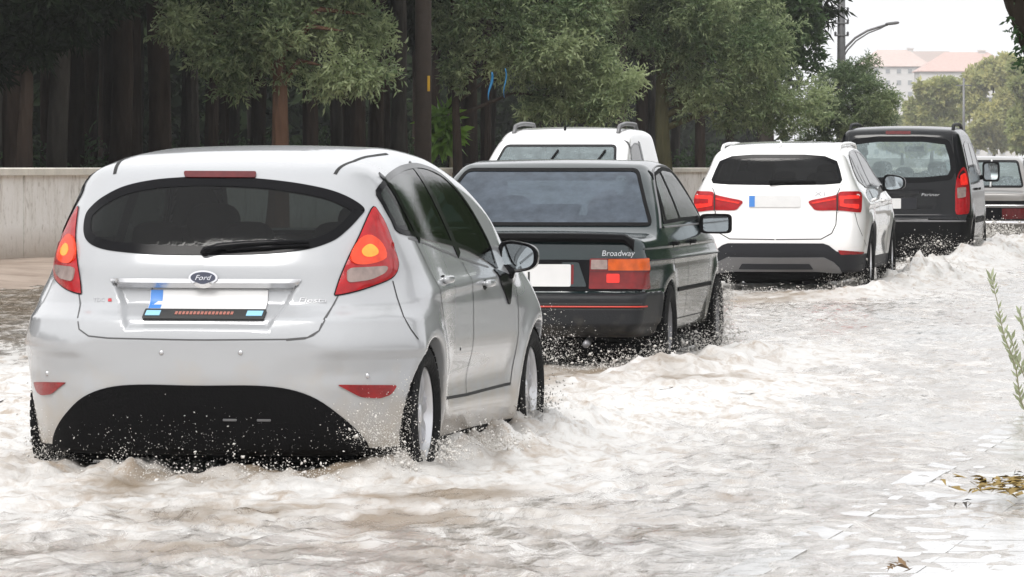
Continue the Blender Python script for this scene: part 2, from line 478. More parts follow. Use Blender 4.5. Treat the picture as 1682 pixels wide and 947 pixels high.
        V = np.concatenate(V)
        for r in range(len(rows) - 1):
            for i in range(n if closed else n - 1):
                j = (i + 1) % n
                F.append((r * n + i, r * n + j, (r + 1) * n + j, (r + 1) * n + i))
        # orientation
        f0 = F[0]; nv = np.cross(V[f0[1]] - V[f0[0]], V[f0[2]] - V[f0[0]])
        if raised == 0 and np.dot(nv, N[0]) < 0: F = [f[::-1] for f in F]
        return meshobj(name, V, F, m, parent or s.root)
    def ring(s, name, poly, frame, m, parent, w=.02, off=.006, step=.025, skirt=.012):
        sc = 1.0 if frame != 'px' else 370.0
        O = dens(poly, step * sc); I = inset(O, w * sc); n = len(O)
        P = s.proj(O + I, frame); N = s.nrm(P)
        T = P + N * off; B = P - N * (skirt - off); V = np.concatenate([T, B[:n], B[n:]])
        F = []
        for i in range(n):
            j = (i + 1) % n; F += [(i, j, n + j, n + i), (j, i, 2 * n + i, 2 * n + j), (n + i, n + j, 3 * n + j, 3 * n + i)]
        o = meshobj(name, V, F, m, parent or s.root); o.data.set_sharp_from_angle(angle=R(50)); return o
    def at(s, uv, frame):
        P = s.proj([uv], frame); return P[0], s.nrm(P)[0]
    def text(s, name, txt, frame, org, size, m, parent, off=.004, shear=0., width=None, ext=.003, align='LEFT'):
        """lettering set on the bodywork: outline from a font curve, laid on the surface"""
        cu = bpy.data.curves.new('lettering', 'FONT'); cu.body = txt; cu.size = 1; cu.shear = shear; cu.align_x = align; cu.resolution_u = 3
        to = bpy.data.objects.new('lettering', cu); COL.objects.link(to)
        dg = bpy.context.evaluated_depsgraph_get(); me = to.evaluated_get(dg).to_mesh()
        V = np.array([v.co[:2] for v in me.vertices]); F = [list(p.vertices) for p in me.polygons]
        to.evaluated_get(dg).to_mesh_clear(); bpy.data.objects.remove(to); bpy.data.curves.remove(cu)
        sx = size if width is None else width / (V[:, 0].max() - V[:, 0].min())
        uv = np.stack([org[0] + V[:, 0] * sx, org[1] + V[:, 1] * size * (-1 if frame == 'px' else 1)], 1)
        P = s.proj(uv, frame); N = s.nrm(P)
        return meshobj(name, P + N * off, F, m, parent or s.root, False)
    def arch(s, m, yw, zw, r, w=.022, x=1):
        """rolled lip of a wheel arch"""
        for sd in (1, -1):
            L = [(yw + r * math.cos(a), zw + r * math.sin(a)) for a in np.linspace(R(-14), R(194), 34)]
            s.ribbon('arch_lip', L, 'side' if sd > 0 else 'left', m, None, w=w, raised=.007, step=.05)

def wheel(car, x, y, zw, rt, wt, rr, mt, mr, ml, spokes=7, dark=None, style='alloy', spin=.2):
    """tyre + rim; outer face towards +x when x > 0"""
    w = empty('wheel', (x, y, zw), 0, car.root); sg = 1 if x > 0 else -1
    b = MB(); h = wt / 2
    prof = [(-h * .75, rr * .96), (-h, rr + .02), (-h, rt - .045), (-h * .86, rt - .012), (-h * .6, rt), (h * .6, rt), (h * .86, rt - .012), (h, rt - .045), (h, rr + .02), (h * .75, rr * .96)]
    b.lathe(prof, (0, 0, 0), 'x', 48)
    # tread blocks
    for k in range(44):
        a = 2 * math.pi * k / 44; rot = Matrix.Rotation(a, 3, 'X')
        for xx in (-h * .62, 0, h * .62):
            c = rot @ Vector((xx, 0, rt + .002)); b.box(c, (h * .5, rt * .10, .008), 0, rot)
    o = b.build('tyre', mt, w, sharp=40)
    b = MB(); e = h * .55
    b.lathe([(-h * .8, rr * .9), (-h * .8, rr), (h * .8 * 0 + e, rr * .985), (e + .012, rr * .99), (e + .012, rr * .955), (e - .01, rr * .9), (e - .05, rr * .86), (-h * .6, rr * .82)], (0, 0, 0), 'x', 48)
    if style == 'alloy':
        for k in range(spokes):
            a = 2 * math.pi * k / spokes + spin; rot = Matrix.Rotation(a, 3, 'X')
            hw0, hw1 = .030 * rr / .2, .022 * rr / .2
            V = []
            for (rad, hw, xo) in ((rr * .15, hw0 * .8, e - .005), (rr * .55, hw1, e - .002), (rr * .93, hw1 * 1.35, e - .012)):
                for (dy, dx) in ((-hw, -.03), (-hw * .8, 0), (hw * .8, 0), (hw, -.03)):
                    V.append(rot @ Vector((xo + dx, dy, rad)))
            F = []
            for i in range(2):
                for j in range(3): F.append((i * 4 + j, i * 4 + j + 1, (i + 1) * 4 + j + 1, (i + 1) * 4 + j))
            b.add(V, F, 0)
        b.lathe([(e - .03, rr * .24), (e, rr * .22), (e + .006, rr * .16), (e + .006, .0)], (0, 0, 0), 'x', 20)
    else:
        b.lathe([(e - .045, rr * .88), (e - .03, rr * .62), (e - .005, rr * .5), (e, rr * .3), (e + .01, rr * .18), (e + .01, 0)], (0, 0, 0), 'x', 32)
    # brake disc behind
    b.lathe([(e - .09, rr * .72), (e - .085, rr * .7), (e - .085, 0)], (0, 0, 0), 'x', 28, m=1)
    if sg < 0:
        b.V = [(-v[0], v[1], v[2]) for v in b.V]; b.F = [f[::-1] for f in b.F]
    b.build('rim', [mr, ml], w, sharp=35)
    return w

def mirror_part(car, c, size, mshell, mglass, stalk_to, sgn=1, square=False, mstalk=None):
    """door mirror: rounded housing open to the rear with its glass, on a foot that reaches the door"""
    b = MB(); w, dpt, h = size
    n = 28; prof = []
    p = .35 if square else .62
    for (yy, k) in ((0.0, .93), (0.004, 1.0), (dpt * .35, 1.0), (dpt * .75, .82), (dpt, .45), (dpt * 1.03, .05)):
        prof.append((yy, k))
    V = []; F = []
    def loop(k, yy):
        o = []
        for i in range(n):
            a = 2 * math.pi * i / n; ca, sa = math.cos(a), math.sin(a)
            xx = math.copysign(abs(ca) ** p, ca) * w / 2 * k; zz = math.copysign(abs(sa) ** p, sa) * h / 2 * k
            if not square: zz *= 1 - .22 * (xx * sgn / (w / 2))                 # tapers outwards
            o.append((c[0] + xx, c[1] + yy, c[2] + zz))
        return o
    for yy, k in prof: V += loop(k, yy)
    for i in range(len(prof) - 1):
        for k in range(n): F.append((i * n + k, (i + 1) * n + k, (i + 1) * n + (k + 1) % n, i * n + (k + 1) % n))
    V += loop(.80, .004); V += loop(.80, .018); B = len(prof) * n
    for k in range(n):
        F.append((k, k + 1 if k < n - 1 else 0, B + (k + 1) % n, B + k)); F.append((B + k, B + (k + 1) % n, B + n + (k + 1) % n, B + n + k))
    b.add(V, F)
    P0 = Vector(c) + Vector((-sgn * w * .3, dpt * .4, -h * .25)); P1 = Vector(stalk_to)
    o = b.build('wing_mirror', mshell, car.root, sharp=45)
    s = MB(); s.tube([P0, (P0 + P1) / 2 + Vector((0, 0, -.01)), P1], [.028, .03, .042], 10); s.build('mirror_stalk', mstalk or mshell, o)
    g = MB(); g.add(loop(.81, .012), [tuple(range(n))]); g.build('mirror_glass', mglass, o, smooth=False)
    return o
def seats(car, m, rows, z0, hw=.36, zt=1.02, head=1.12, dash=None, mdash=None, wheel_x=-.36):
    for (y, kind) in rows:
        if kind == 'bench':
            b = MB(); b.box((0, y + .22, z0 + .1), (1.2, .5, .16), 0, bev=.05); b.box((0, y - .02, (z0 + zt - .1) / 2 + .1), (1.2, .16, zt - .1 - z0), 0, Matrix.Rotation(-.18, 3, 'X'), bev=.06)
            for x in (-.42, 0, .42): b.ellipsoid((x, y - .14, head - .06), (.12, .05, .085), 0, p=.7)
            b.build('rear_seat', m, car.root)
        else:
            for x in (-hw, hw):
                b = MB(); b.box((x, y + .22, z0 + .1), (.48, .5, .16), 0, bev=.05); b.box((x, y - .05, (z0 + zt) / 2 + .1), (.48, .14, zt - z0), 0, Matrix.Rotation(-.2, 3, 'X'), bev=.06)
                b.ellipsoid((x, y - .2, head), (.13, .055, .10), 0, p=.7); b.tube([(x - .05, y - .17, zt - .1), (x - .05, y - .2, head)], .008, 6); b.tube([(x + .05, y - .17, zt - .1), (x + .05, y - .2, head)], .008, 6)
                b.build('seat', m, car.root)
    if dash is not None:
        b = MB(); b.box((0, dash, z0 + .42), (1.3, .45, .3), 0, bev=.08); b.build('dashboard', m, car.root)
        b = MB(); n = 24
        rot = Matrix.Rotation(R(-25), 3, 'X'); c = Vector((wheel_x, dash - .38, z0 + .5))
        b.tube([c + rot @ Vector((.18 * math.cos(2 * math.pi * k / n), 0, .18 * math.sin(2 * math.pi * k / n))) for k in range(n + 1)], .014, 8, cap=False)
        b.tube([c - Vector((.17, 0, 0)), c + Vector((.17, 0, 0))], .014, 6); b.tube([c, c + Vector((0, .3, -.08))], .03, 8)
        b.build('steering_wheel', m, car.root)
SILT = (.42, .36, .28)
M = {}
M['silver'] = mat('silver_paint', (.39, .40, .415), .20, .16, var=.04, vscale=3, coat=.6, coatr=.03, dirt=(SILT, .34, .16, .6))
M['white'] = mat('white_paint', (.80, .80, .80), .25, 0, var=.02, vscale=3, coat=1., coatr=.05, dirt=(SILT, .34, .12, .4))
M['van_white'] = mat('van_white_paint', (.80, .80, .80), .3, 0, var=.02, coat=1., coatr=.05)
M['green'] = mat('dark_green_paint', (.010, .021, .023), .22, .2, var=.15, vscale=2, coat=.6, coatr=.06, dirt=(SILT, .34, .18, .25))
M['black_paint'] = mat('black_paint', (.005, .0055, .007), .2, 0, coat=.22, coatr=.04, spec=.2, dirt=(SILT, .3, .15, .25))
M['beige'] = mat('beige_paint', (.22, .21, .20), .3, 0, coat=.8, coatr=.1)
M['plastic'] = mat('black_plastic', (.0045, .0045, .005), .6, 0, bump=.1, bscale=90, spec=.08)
M['gloss_black'] = mat('gloss_black', (.005, .005, .006), .15, 0, spec=.1)
M['grey_plastic'] = mat('grey_bumper_plastic', (.016, .017, .019), .5, 0, var=.15, spec=.2, bump=.1, bscale=90, dirt=(SILT, .24, .10, .12))
M['dark_bumper'] = mat('charcoal_plastic', (.020, .021, .025), .45, 0, var=.1, vscale=6, spec=.2)
M['skid'] = mat('grey_skid_plate', (.15, .15, .155), .4, .2, var=.1)
M['seam'] = mat('panel_gap_shadowless', (.02, .02, .02), .8)
M['seam_soft'] = mat('panel_gap_grey', (.07, .07, .072), .7)
M['chrome'] = mat('chrome', (.75, .75, .77), .12, 1.)
M['alu'] = mat('alloy_rim', (.62, .62, .64), .3, .8, var=.1, vscale=12)
M['steel_rim'] = mat('steel_rim', (.20, .20, .21), .4, .6, var=.2)
M['disc'] = mat('brake_disc', (.03, .03, .03), .5, .5)
M['tyre'] = mat('tyre_rubber', (.005, .005, .0055), .65, 0, spec=.12, bump=.3, bscale=60, var=.3, vscale=10)
M['trim'] = mat('cabin_trim', (.008, .008, .009), .9, spec=.1)
M['seat'] = mat('seat_cloth', (.010, .010, .012), .9, spec=.1)
M['red_trim'] = mat('red_strip', (.45, .03, .015), .4)
M['glass'] = glass('tinted_glass', (.16, .18, .18))
M['glass_mist'] = glass('misted_rear_glass', (.10, .12, .14), film=(.10, .125, .16), filmw=.55)
M['glass_clear'] = glass('clear_glass', (.62, .70, .69))
M['glass_teal'] = glass('sky_sheen_glass', (.70, .78, .78), film=(.36, .44, .46), filmw=.36)  # pale teal film stands in for sky reflection and daylight through the pane
M['glass_dark'] = glass('privacy_glass', (.035, .035, .04))
M['glass_side'] = glass('side_glass', (.10, .13, .12))
M['lens_red'] = lens('red_lens', (.36, .004, .008), .04)
M['lens_red_lit'] = lens('lit_red_lens', (.62, .02, .012), .35)
M['lens_amber'] = lens('amber_lens', (.52, .085, .006), .05)
M['lens_red_old'] = lens('old_red_lens', (.17, .005, .006))
M['lens_lit'] = lens('lit_lamp_lens', (.95, .28, .03), .40, 160.)
M['lens_warm'] = lens('warm_red_lens', (.70, .05, .012), .15, 160.)
M['lens_clear'] = lens('clear_lens', (.30, .23, .21))
M['lens_dull'] = lens('dull_red_lens', (.10, .006, .008))
M['reflector'] = lens('red_reflector', (.26, .006, .008), ribs=200)
M['plate'] = mat('plate_white', (.62, .62, .62), .4, var=.12, vscale=7)
M['plate_blue'] = mat('plate_blue', (.05, .20, .55), .4)
M['blue_light'] = mat('pale_blue_print', (.25, .50, .66), .5)
M['red_print'] = mat('dull_red_print', (.35, .13, .10), .5)
M['ink'] = mat('black_ink', (.02, .02, .02), .5)
M['emblem'] = mat('emblem_dark_blue', (.015, .02, .05), .2, 0, coat=1.)
M['mirror'] = mat('mirror_glass', (.42, .46, .48), .03, 1.)
M['badge'] = mat('badge_chrome', (.55, .55, .56), .25, .9)
M['badge_red'] = mat('badge_red', (.5, .03, .04), .3)
def mir(o, parent):
    """the same part on the other side of the car"""
    me = o.data.copy(); me.name = o.name
    V = np.empty(len(me.vertices) * 3); me.vertices.foreach_get('co', V); V = V.reshape(-1, 3); V[:, 0] *= -1
    me.vertices.foreach_set('co', V.ravel()); me.flip_normals(); me.update()
    c = bpy.data.objects.new(o.name.split('.')[0], me); COL.objects.link(c); c.parent = parent
    return c
TH = math.atan(SL)
# ------------------------------------------------------------------ shared car work
def symrear(c, px, zc):
    """outline traced on the right half in the photo -> symmetric outline (x, z)"""
    r = [p for p in c.to_frame(px, 'rear')]
    r = [(max(0, x), z) for x, z in r]
    return r + [(-x, z) for x, z in reversed(r) if x > .004]
def side_glass(c, dlo, m, pillars, holes, trim, frame_w=.022):
    """both sides: panes, black frame, pillars; appends the openings to holes"""
    for fr, sd in (('side', 1), ('left', -1)):
        holes.append((fr, inset(dense_in(dlo), .012)))
    g = c.panel('side_window', dlo, 'side', m, None, off=.003, skirt=.02)
    fr_ = c.ring('window_frame', dlo, 'side', trim, g, w=frame_w, off=.006)
    P = []
    for (a, b, w) in pillars:
        d = np.array(b) - np.array(a); n = np.array((-d[1], d[0])) / np.linalg.norm(d) * w / 2
        P.append(c.panel('window_pillar', [tuple(np.array(a) - n), tuple(np.array(b) - n), tuple(np.array(b) + n), tuple(np.array(a) + n)], 'side', trim, g, off=.0055, skirt=.02))
    g2 = mir(g, c.root)
    mir(fr_, g2)
    for p in P: mir(p, g2)
    return g
def dense_in(p): return dens(p, .03)
def both(o, parent=None):
    return mir(o, parent or o.parent)
def seam(c, line, frame, parent=None, w=.007, closed=False, two=True, m=None):
    o = c.ribbon('panel_gap', line, frame, m or M['seam'], parent, w=w, closed=closed)
    if two: mir(o, parent or c.root)
    return o
def handle(c, y, z, m, parents, size=(.17, .035)):
    P, N = c.at((y, z), 'side')
    for sd, par in ((1, parents[0]), (-1, parents[1])):
        b = MB(); x = P[0]
        b.ellipsoid((x + .022, P[1], P[2]), (.016, size[0] / 2, size[1] / 2), 0, p=.6, nu=16, nv=8)
        b.box((x + .006, P[1] + size[0] * .33, P[2]), (.03, .03, .02)); b.box((x + .006, P[1] - size[0] * .33, P[2]), (.03, .03, .02))
        b.ellipsoid((x - .004, P[1] - .01, P[2] - .006), (.009, size[0] * .36, size[1] * .75), 1)
        if sd < 0: b.V = [(-v[0], v[1], v[2]) for v in b.V]; b.F = [f[::-1] for f in b.F]
        b.build('handle', [m, M['plastic']], par)
def underbody(c, y0, y1, hw=.62, z=.17, axle=(0,)):
    b = MB()
    b.box((0, (y0 + y1) / 2, z + .03), (hw * 2, y1 - y0, .12), bev=.05)
    b.tube([(-.62, 0, .24), (.62, 0, .24)], .05, 10)
    b.ellipsoid((.25, y0 + .28, z + .01), (.26, .14, .08), p=.6); b.tube([(.45, y0 + .3, z), (.52, y0 + .02, z - .01)], .025, 8)
    b.box((0, y0 + .9, z), (.9, .5, .14), bev=.05)
    b.build('underbody', M['plastic'], c.root)

# ------------------------------------------------------------------ the silver hatchback
def build_hatch():
    Wp = spl([(-.8, .80), (-.5, .865), (-.2, .892), (.1, .896), (.6, .875), (1.3, .872), (2.0, .878), (2.45, .888), (2.8, .865), (3.25, .74)])
    S = spl([(.15, .94), (.3, .968), (.45, .985), (.62, 1.0), (.76, 1.0), (.86, .985), (.94, .952), (1.0, .928), (1.15, .862), (1.3, .785), (1.42, .70), (1.5, .63)])
    T = spl([(-.7, 1.24), (-.32, 1.372), (-.08, 1.42), (.3, 1.465), (.8, 1.487), (1.3, 1.462), (1.7, 1.375), (2.1, 1.19), (2.5, .995), (2.65, .96), (3.0, .87), (3.3, .68)])
    Rr = spl([(.1, -.60), (.25, -.66), (.40, -.70), (.52, -.72), (.64, -.725), (.725, -.705), (.775, -.63), (.80, -.60), (.95, -.575), (1.01, -.55), (1.07, -.515), (1.32, -.325), (1.40, -.295), (1.5, -.1)])
    Rx = spl([(0, 0), (.3, .008), (.5, .035), (.62, .085), (.72, .17), (.80, .27), (.9, .42)])
    Ff = spl([(.1, 3.0), (.3, 3.24), (.5, 3.26), (.65, 3.22), (.8, 3.1), (1.0, 2.9), (1.5, 2.6)])
    Fx = spl([(0, 0), (.4, -.06), (.6, -.15), (.75, -.30), (.9, -.55)])
    def Rd(x, z):
        d = np.maximum(np.maximum(x - (.415 - (.90 - z) * .5), z - .872), .70 - z)
        rec = .034 * sstep(.014, -.014, d)
        cr = -.016 * sstep(.555, .60, z) * sstep(.72, .61, z) * sstep(.45, .62, x)
        hol = .020 * np.exp(-((z - .50) / .05) ** 2) * sstep(.3, .5, x)
        return rec + cr + hol * .5 + Rx(x) * .5 * sstep(.74, .95, z)
    def Wd(y, z):
        sh = .012 * np.exp(-((z - (.84 + .02 * y)) / .035) ** 2) * sstep(-.3, .3, y) * sstep(2.6, 2.0, y)
        lo = -.020 * np.exp(-((z - .42) / .10) ** 2) * sstep(.35, .6, y) * sstep(2.1, 1.9, y)
        cr = .014 * sstep(.555, .60, z) * sstep(.72, .61, z) * sstep(-.1, -.35, y)
        return sh + lo + cr - .055 * sstep(.70, .92, z) * sstep(1.9, 2.35, y)
    f = make_f(Wp, S, T, Rr, Rx, Ff, Fx, .14, [(0, .30), (2.489, .30)], .335, crown=.03, ks=.12, ke=.12, flare=.014, Rd=Rd, Wd=Wd)
    c = Car('hatchback_car', 'silver hatchback with a domed rear window and lit red tail lights, nearest to the camera', 'car', 'cars driving through the flood water',
            (-1.225, 23.02, 0), TH, f, (-1.0, -.85, .1), (1.0, 3.35, 1.56), .0135)
    c.mid = 1.2
    rwin = c.to_frame(smooth([(340, 290.5), (400, 292), (450, 296), (500, 303), (545, 313), (578, 327), (598, 343), (590, 357), (570, 378), (545, 396), (500, 410), (430, 417), (340, 419), (260, 418), (195, 413), (163, 407), (145, 397), (138, 380), (141, 354), (152, 338), (172, 322), (205, 306), (250, 296), (300, 291.5)], 5), 'rear')
    rwin = smooth(dens(rwin, .05), 2)
    dlo = smooth([(p[0], p[1]) for p in c.to_frame([(617, 312), (628, 337), (642, 362), (656, 383), (690, 391), (730, 401), (766, 412), (800, 430), (817, 441), (806, 408), (790, 374), (768, 336), (740, 300), (715, 280), (690, 270), (672, 269), (650, 276), (632, 290)], 'side')], 3)
    wsc = rnd([(-.66, 1.04), (.66, 1.04), (.53, 1.385), (0, 1.425), (-.53, 1.385)], .06)
    holes = [('rear', inset(dense_in(rwin), .03)), ('front', inset(wsc, .02))]
    g = side_glass(c, dlo, M['glass_side'], [((.10, 1.06), (-.02, 1.355), .05), ((.93, .98), (.80, 1.40), .085)], holes, M['gloss_black'])
    tg = symrear(c, [(340, 283), (420, 285), (500, 296), (560, 312), (600, 336), (605, 350), (580, 420), (556, 484), (546, 503), (524, 543), (505, 554), (470, 557), (338, 558)], 0)
    rd = rnd([(.02, 1.06), (.07, .98), (.14, .84), (.26, .68), (.38, .55), (.44, .345), (1.0, .345), (.97, 1.0)], .05)
    fd = rnd([(.985, 1.0), (1.015, .345), (2.02, .345), (2.06, .6), (2.0, .90), (1.9, .93)], .05)
    sp = [('tailgate', 'rear', tg, M['silver']), ('bumper_underside', lambda C, N: (C[:, 2] < .175) & (C[:, 1] < 2.9), None, M['plastic']), ('rear_bumper', lambda C, N: (C[:, 2] < .735 + .02) & (C[:, 1] < -.30 - (C[:, 2] - .5) * .25) & ((C[:, 1] < -.33) | (C[:, 2] < .63)), None, M['silver']),
          ('rear_door', 'side', rd, M['silver']), ('rear_door', 'left', rd, M['silver']), ('front_door', 'side', fd, M['silver']), ('front_door', 'left', fd, M['silver']),
          ('wheel_well', lambda C, N: sum((((C[:, 1] - yw) ** 2 + (C[:, 2] - .30) ** 2 < .332 ** 2)) for yw in (0, 2.489)) > 0, None, M['plastic']),
          ('bonnet', lambda C, N: (C[:, 1] > 2.55) & (C[:, 2] > .72) & (N[:, 2] > .4), None, M['silver'])]
    ob = c.body(M['silver'], sp, holes)
    c.lining(M['trim'], [(a, inset(b, .0)) for a, b in holes])
    tgo = ob['tailgate']
    # rear glass with its black border
    w = c.panel('rear_window', rwin, 'rear', M['glass'], tgo, off=.002, skirt=.02)
    c.ring('window_border', rwin, 'rear', M['gloss_black'], w, w=.04, off=.004)
    c.panel('windscreen', wsc, 'front', M['glass_clear'], None, off=.003)
    c.ring('windscreen_border', wsc, 'front', M['gloss_black'], None, w=.04)
    c.panel('brake_light', rnd([(302, 283), (422, 283.5), (420, 293), (304, 292.5)], 4), 'px', M['lens_dull'], tgo, off=.010, skirt=.02)
    # lamps
    tl = smooth([(613, 340), (622, 350), (632, 367), (643, 396), (652, 425), (653, 437), (648, 450), (635, 460), (600, 473), (575, 480), (552, 484), (551, 480), (559, 455), (574, 420), (590, 388), (603, 358)], 3)
    amb = smooth([(582, 413), (592, 402), (606, 399), (619, 408), (621, 418), (606, 426), (592, 427)], 3); clr = rnd([(568, 441), (634, 437), (628, 450), (605, 461), (567, 466)], 9)
    for o in (c.panel('tail_light', tl, 'px', M['lens_red'], None, off=.006, skirt=.02, dome=.012),):
        c.panel('light_surround', smooth([(574, 420), (588, 394), (606, 388), (624, 402), (630, 424), (606, 434), (580, 434)], 3), 'px', M['lens_warm'], o, off=.0195, skirt=.02); c.panel('light_glow', smooth([(590, 414), (597, 405), (606, 403), (615, 410), (616, 418), (606, 423), (595, 422)], 3), 'px', M['lens_lit'], o, off=.021, skirt=.02); c.panel('reversing_lens', clr, 'px', M['lens_clear'], o, off=.020, skirt=.02)
        c.ribbon('light_gasket', tl, 'px', M['gloss_black'], o, w=.010, off=.004, closed=True)
        o2 = mir(o, c.root)
        for ch in list(o.children): mir(ch, o2)
    rf = c.panel('bumper_reflector', rnd([(553, 631.5), (652, 632), (641, 648), (622, 654), (592, 652)], 6), 'px', M['reflector'], ob['rear_bumper'], off=.006, skirt=.02)
    mir(rf, ob['rear_bumper'])
    # black lower bumper
    lowx = symrear(c, smooth([(338, 633), (420, 633), (475, 639), (520, 655), (560, 683), (588, 708), (601, 724), (606, 736)], 4, False), 0)
    lowx = [(x, z) for x, z in lowx]
    c.panel('bumper_insert', lowx, 'rear', M['plastic'], ob['rear_bumper'], off=.006, skirt=.03)
    for x in (.29, .14): c.panel('bumper_glint', rnd([(x - .03, .298), (x + .03, .298), (x + .03, .306), (x - .03, .306)], .003), 'rear', M['skid'], ob['rear_bumper'], off=.012)  # pale strips stand in for glints on the black plastic
    for p in ((265, 579), (395, 579), (78, 613), (603, 617)):
        P, N = c.at(p, 'px'); b = MB(); b.ellipsoid((P[0], P[1], P[2]), (.011, .006, .011)); b.build('parking_sensor', M['badge'], ob['rear_bumper'])
    # seams
    seam(c, [(605, 352), (580, 420), (556, 484), (546, 503), (524, 543), (514, 551), (500, 556), (470, 558.5)], 'px', tgo, two=False, w=.006, m=M['seam_soft'])
    tb = [(x, z) for x, z in tg if z < .98]
    c.ribbon('panel_gap', [p for p in tb if True], 'rear', M['seam_soft'], tgo, w=.006)
    seam(c, [(645, 461), (652, 488), (663, 520), (675, 541), (687, 557)], 'px')
    seam(c, [(.02, 1.06), (.07, .98), (.14, .84), (.26, .68), (.34, .60)], 'side'); seam(c, [(.96, .95), (.995, .8), (1.01, .5), (1.0, .345)], 'side')
    seam(c, [(.44, .345), (1.0, .338), (2.0, .345)], 'side', w=.014); seam(c, [(2.0, .345), (2.06, .6), (2.03, .85)], 'side')
    fl = [(-.29, .62), (-.20, .70)]
    for x in (1, -1):
        c.ribbon('roof_channel', [(x * .50, -.22), (x * .535, 0.0), (x * .55, .3), (x * .55, .62)], 'top', M['seam'], None, w=.016)
    seam(c, smooth([(dlo_y, dlo_z) for dlo_y, dlo_z in [(-.05, 1.075), (.4, 1.03), (1.0, .965), (1.5, .915)]], 4, False), 'side', None, w=.010, m=M['skid'])
    # chrome bar, emblem, plate, letters
    c.panel('chrome_bar', rnd([(-.41, .873), (.41, .873), (.43, .905), (-.43, .905)], .01), 'rear', M['badge'], tgo, off=.008, skirt=.02, dome=.006)
    el = lambda a, b, cx=0, cz=.909: [(cx + a * math.cos(t), cz + b * math.sin(t)) for t in np.linspace(0, 2 * math.pi, 36, endpoint=False)]
    e = c.panel('emblem', el(.064, .030), 'rear', M['chrome'], tgo, off=.018, skirt=.03)
    c.panel('emblem_face', el(.055, .023), 'rear', M['emblem'], e, off=.021)
    c.text('lettering', 'Ford', 'rear', (-.036, .899), .030, M['chrome'], e, off=.0225, shear=.35, width=.072)
    pl = c.panel('licence_plate', rnd([(-.245, .735), (.279, .735), (.279, .862), (-.245, .862)], .01), 'rear', M['plate'], tgo, off=.010, skirt=.03)
    c.panel('country_band', [(-.243, .768), (-.188, .768), (-.188, .860), (-.243, .860)], 'rear', M['plate_blue'], pl, off=.0115)
    c.panel('plate_frame', rnd([(-.253, .728), (.287, .728), (.287, .764), (-.253, .764)], .004), 'rear', M['ink'], pl, off=.015, skirt=.02)
    for x0, x1 in ((-.243, -.178), (.207, .277)): c.panel('frame_print', [(x0, .737), (x1, .737), (x1, .756), (x0, .756)], 'rear', M['blue_light'], pl, off=.0165)
    for k in range(16):
        x = -.111 + k * .0165; c.panel('frame_print', [(x, .741), (x + .011, .741), (x + .011, .752), (x, .752)], 'rear', M['red_print'], pl, off=.0165, step=.05)
    c.text('lettering', 'TDC', 'px', (153, 495), 8.5, M['badge'], tgo, off=.003, width=19); c.text('lettering', 'i', 'px', (173.5, 495), 8.5, M['badge_red'], tgo, off=.003, width=7)
    c.text('lettering', 'Fiesta', 'px', (489, 497), 12, M['badge'], tgo, off=.004, shear=.2, width=46)
    # wiper
    b = MB(); P, N = c.at((338, 414), 'px'); b.ellipsoid((P[0], P[1] - .012, P[2]), (.022, .02, .018))
    pts = [Vector(c.at((px, py), 'px')[0]) + Vector(c.at((px, py), 'px')[1]) * .022 for px, py in ((336, 416), (360, 409), (400, 405), (450, 402), (508, 401))]
    b.tube(pts, [.016, .017, .015, .012, .008], 8)
    pts = [Vector(c.at((px, py), 'px')[0]) + Vector(c.at((px, py), 'px')[1]) * .014 for px, py in ((372, 412), (440, 408), (508, 404))]
    b.tube(pts, .010, 6); b.build('wiper', M['gloss_black'], tgo)
    # doors
    handle(c, .36, .885, M['silver'], (ob['rear_door'], ob['rear_door#2'])); handle(c, 1.30, .845, M['silver'], (ob['front_door'], ob['front_door#2']))
    P, N = c.at((.72, .56), 'side'); b = MB(); b.ellipsoid((P[0], P[1], P[2]), (.003, .008, .008)); b.build('stone_chip', M['ink'], ob['rear_door'])
    P, _ = c.at((1.83, .90), 'side')
    mirror_part(c, (P[0] + .05, P[1] + .05, .955), (.195, .15, .148), M['gloss_black'], M['mirror'], (P[0], P[1] + .03, .88), 1, mstalk=M['gloss_black'])
    mirror_part(c, (-P[0] - .05, P[1] + .05, .955), (.195, .15, .148), M['gloss_black'], M['mirror'], (-P[0], P[1] + .03, .88), -1, mstalk=M['gloss_black'])
    q = c.panel('mirror_base', rnd([(1.55, .905), (1.92, .86), (1.83, .72)], .03), 'side', M['gloss_black'], None, off=.008); mir(q, c.root)
    c.arch(M['silver'], 0, .30, .335); c.arch(M['silver'], 2.489, .30, .335)
    for x in (-.79, .79):
        for y in (0, 2.489): wheel(c, x, y, .30, .305, .17, .215, M['tyre'], M['alu'], M['disc'], 5 if False else 8)
    seats(c, M['seat'], [(.35, 'bench'), (1.2, 'front')], .32, dash=2.05)
    b = MB(); b.box((0, -.12, .93), (1.2, .55, .04), bev=.015); b.build('parcel_shelf', M['trim'], c.root)
    b = MB(); b.box((0, 1.75, 1.30), (.22, .04, .065), bev=.02); b.tube([(0, 1.75, 1.31), (0, 1.85, 1.37)], .01, 6); b.build('rear_view_mirror', M['trim'], c.root)
    underbody(c, -.40, 2.9, .66, .13)
    return c
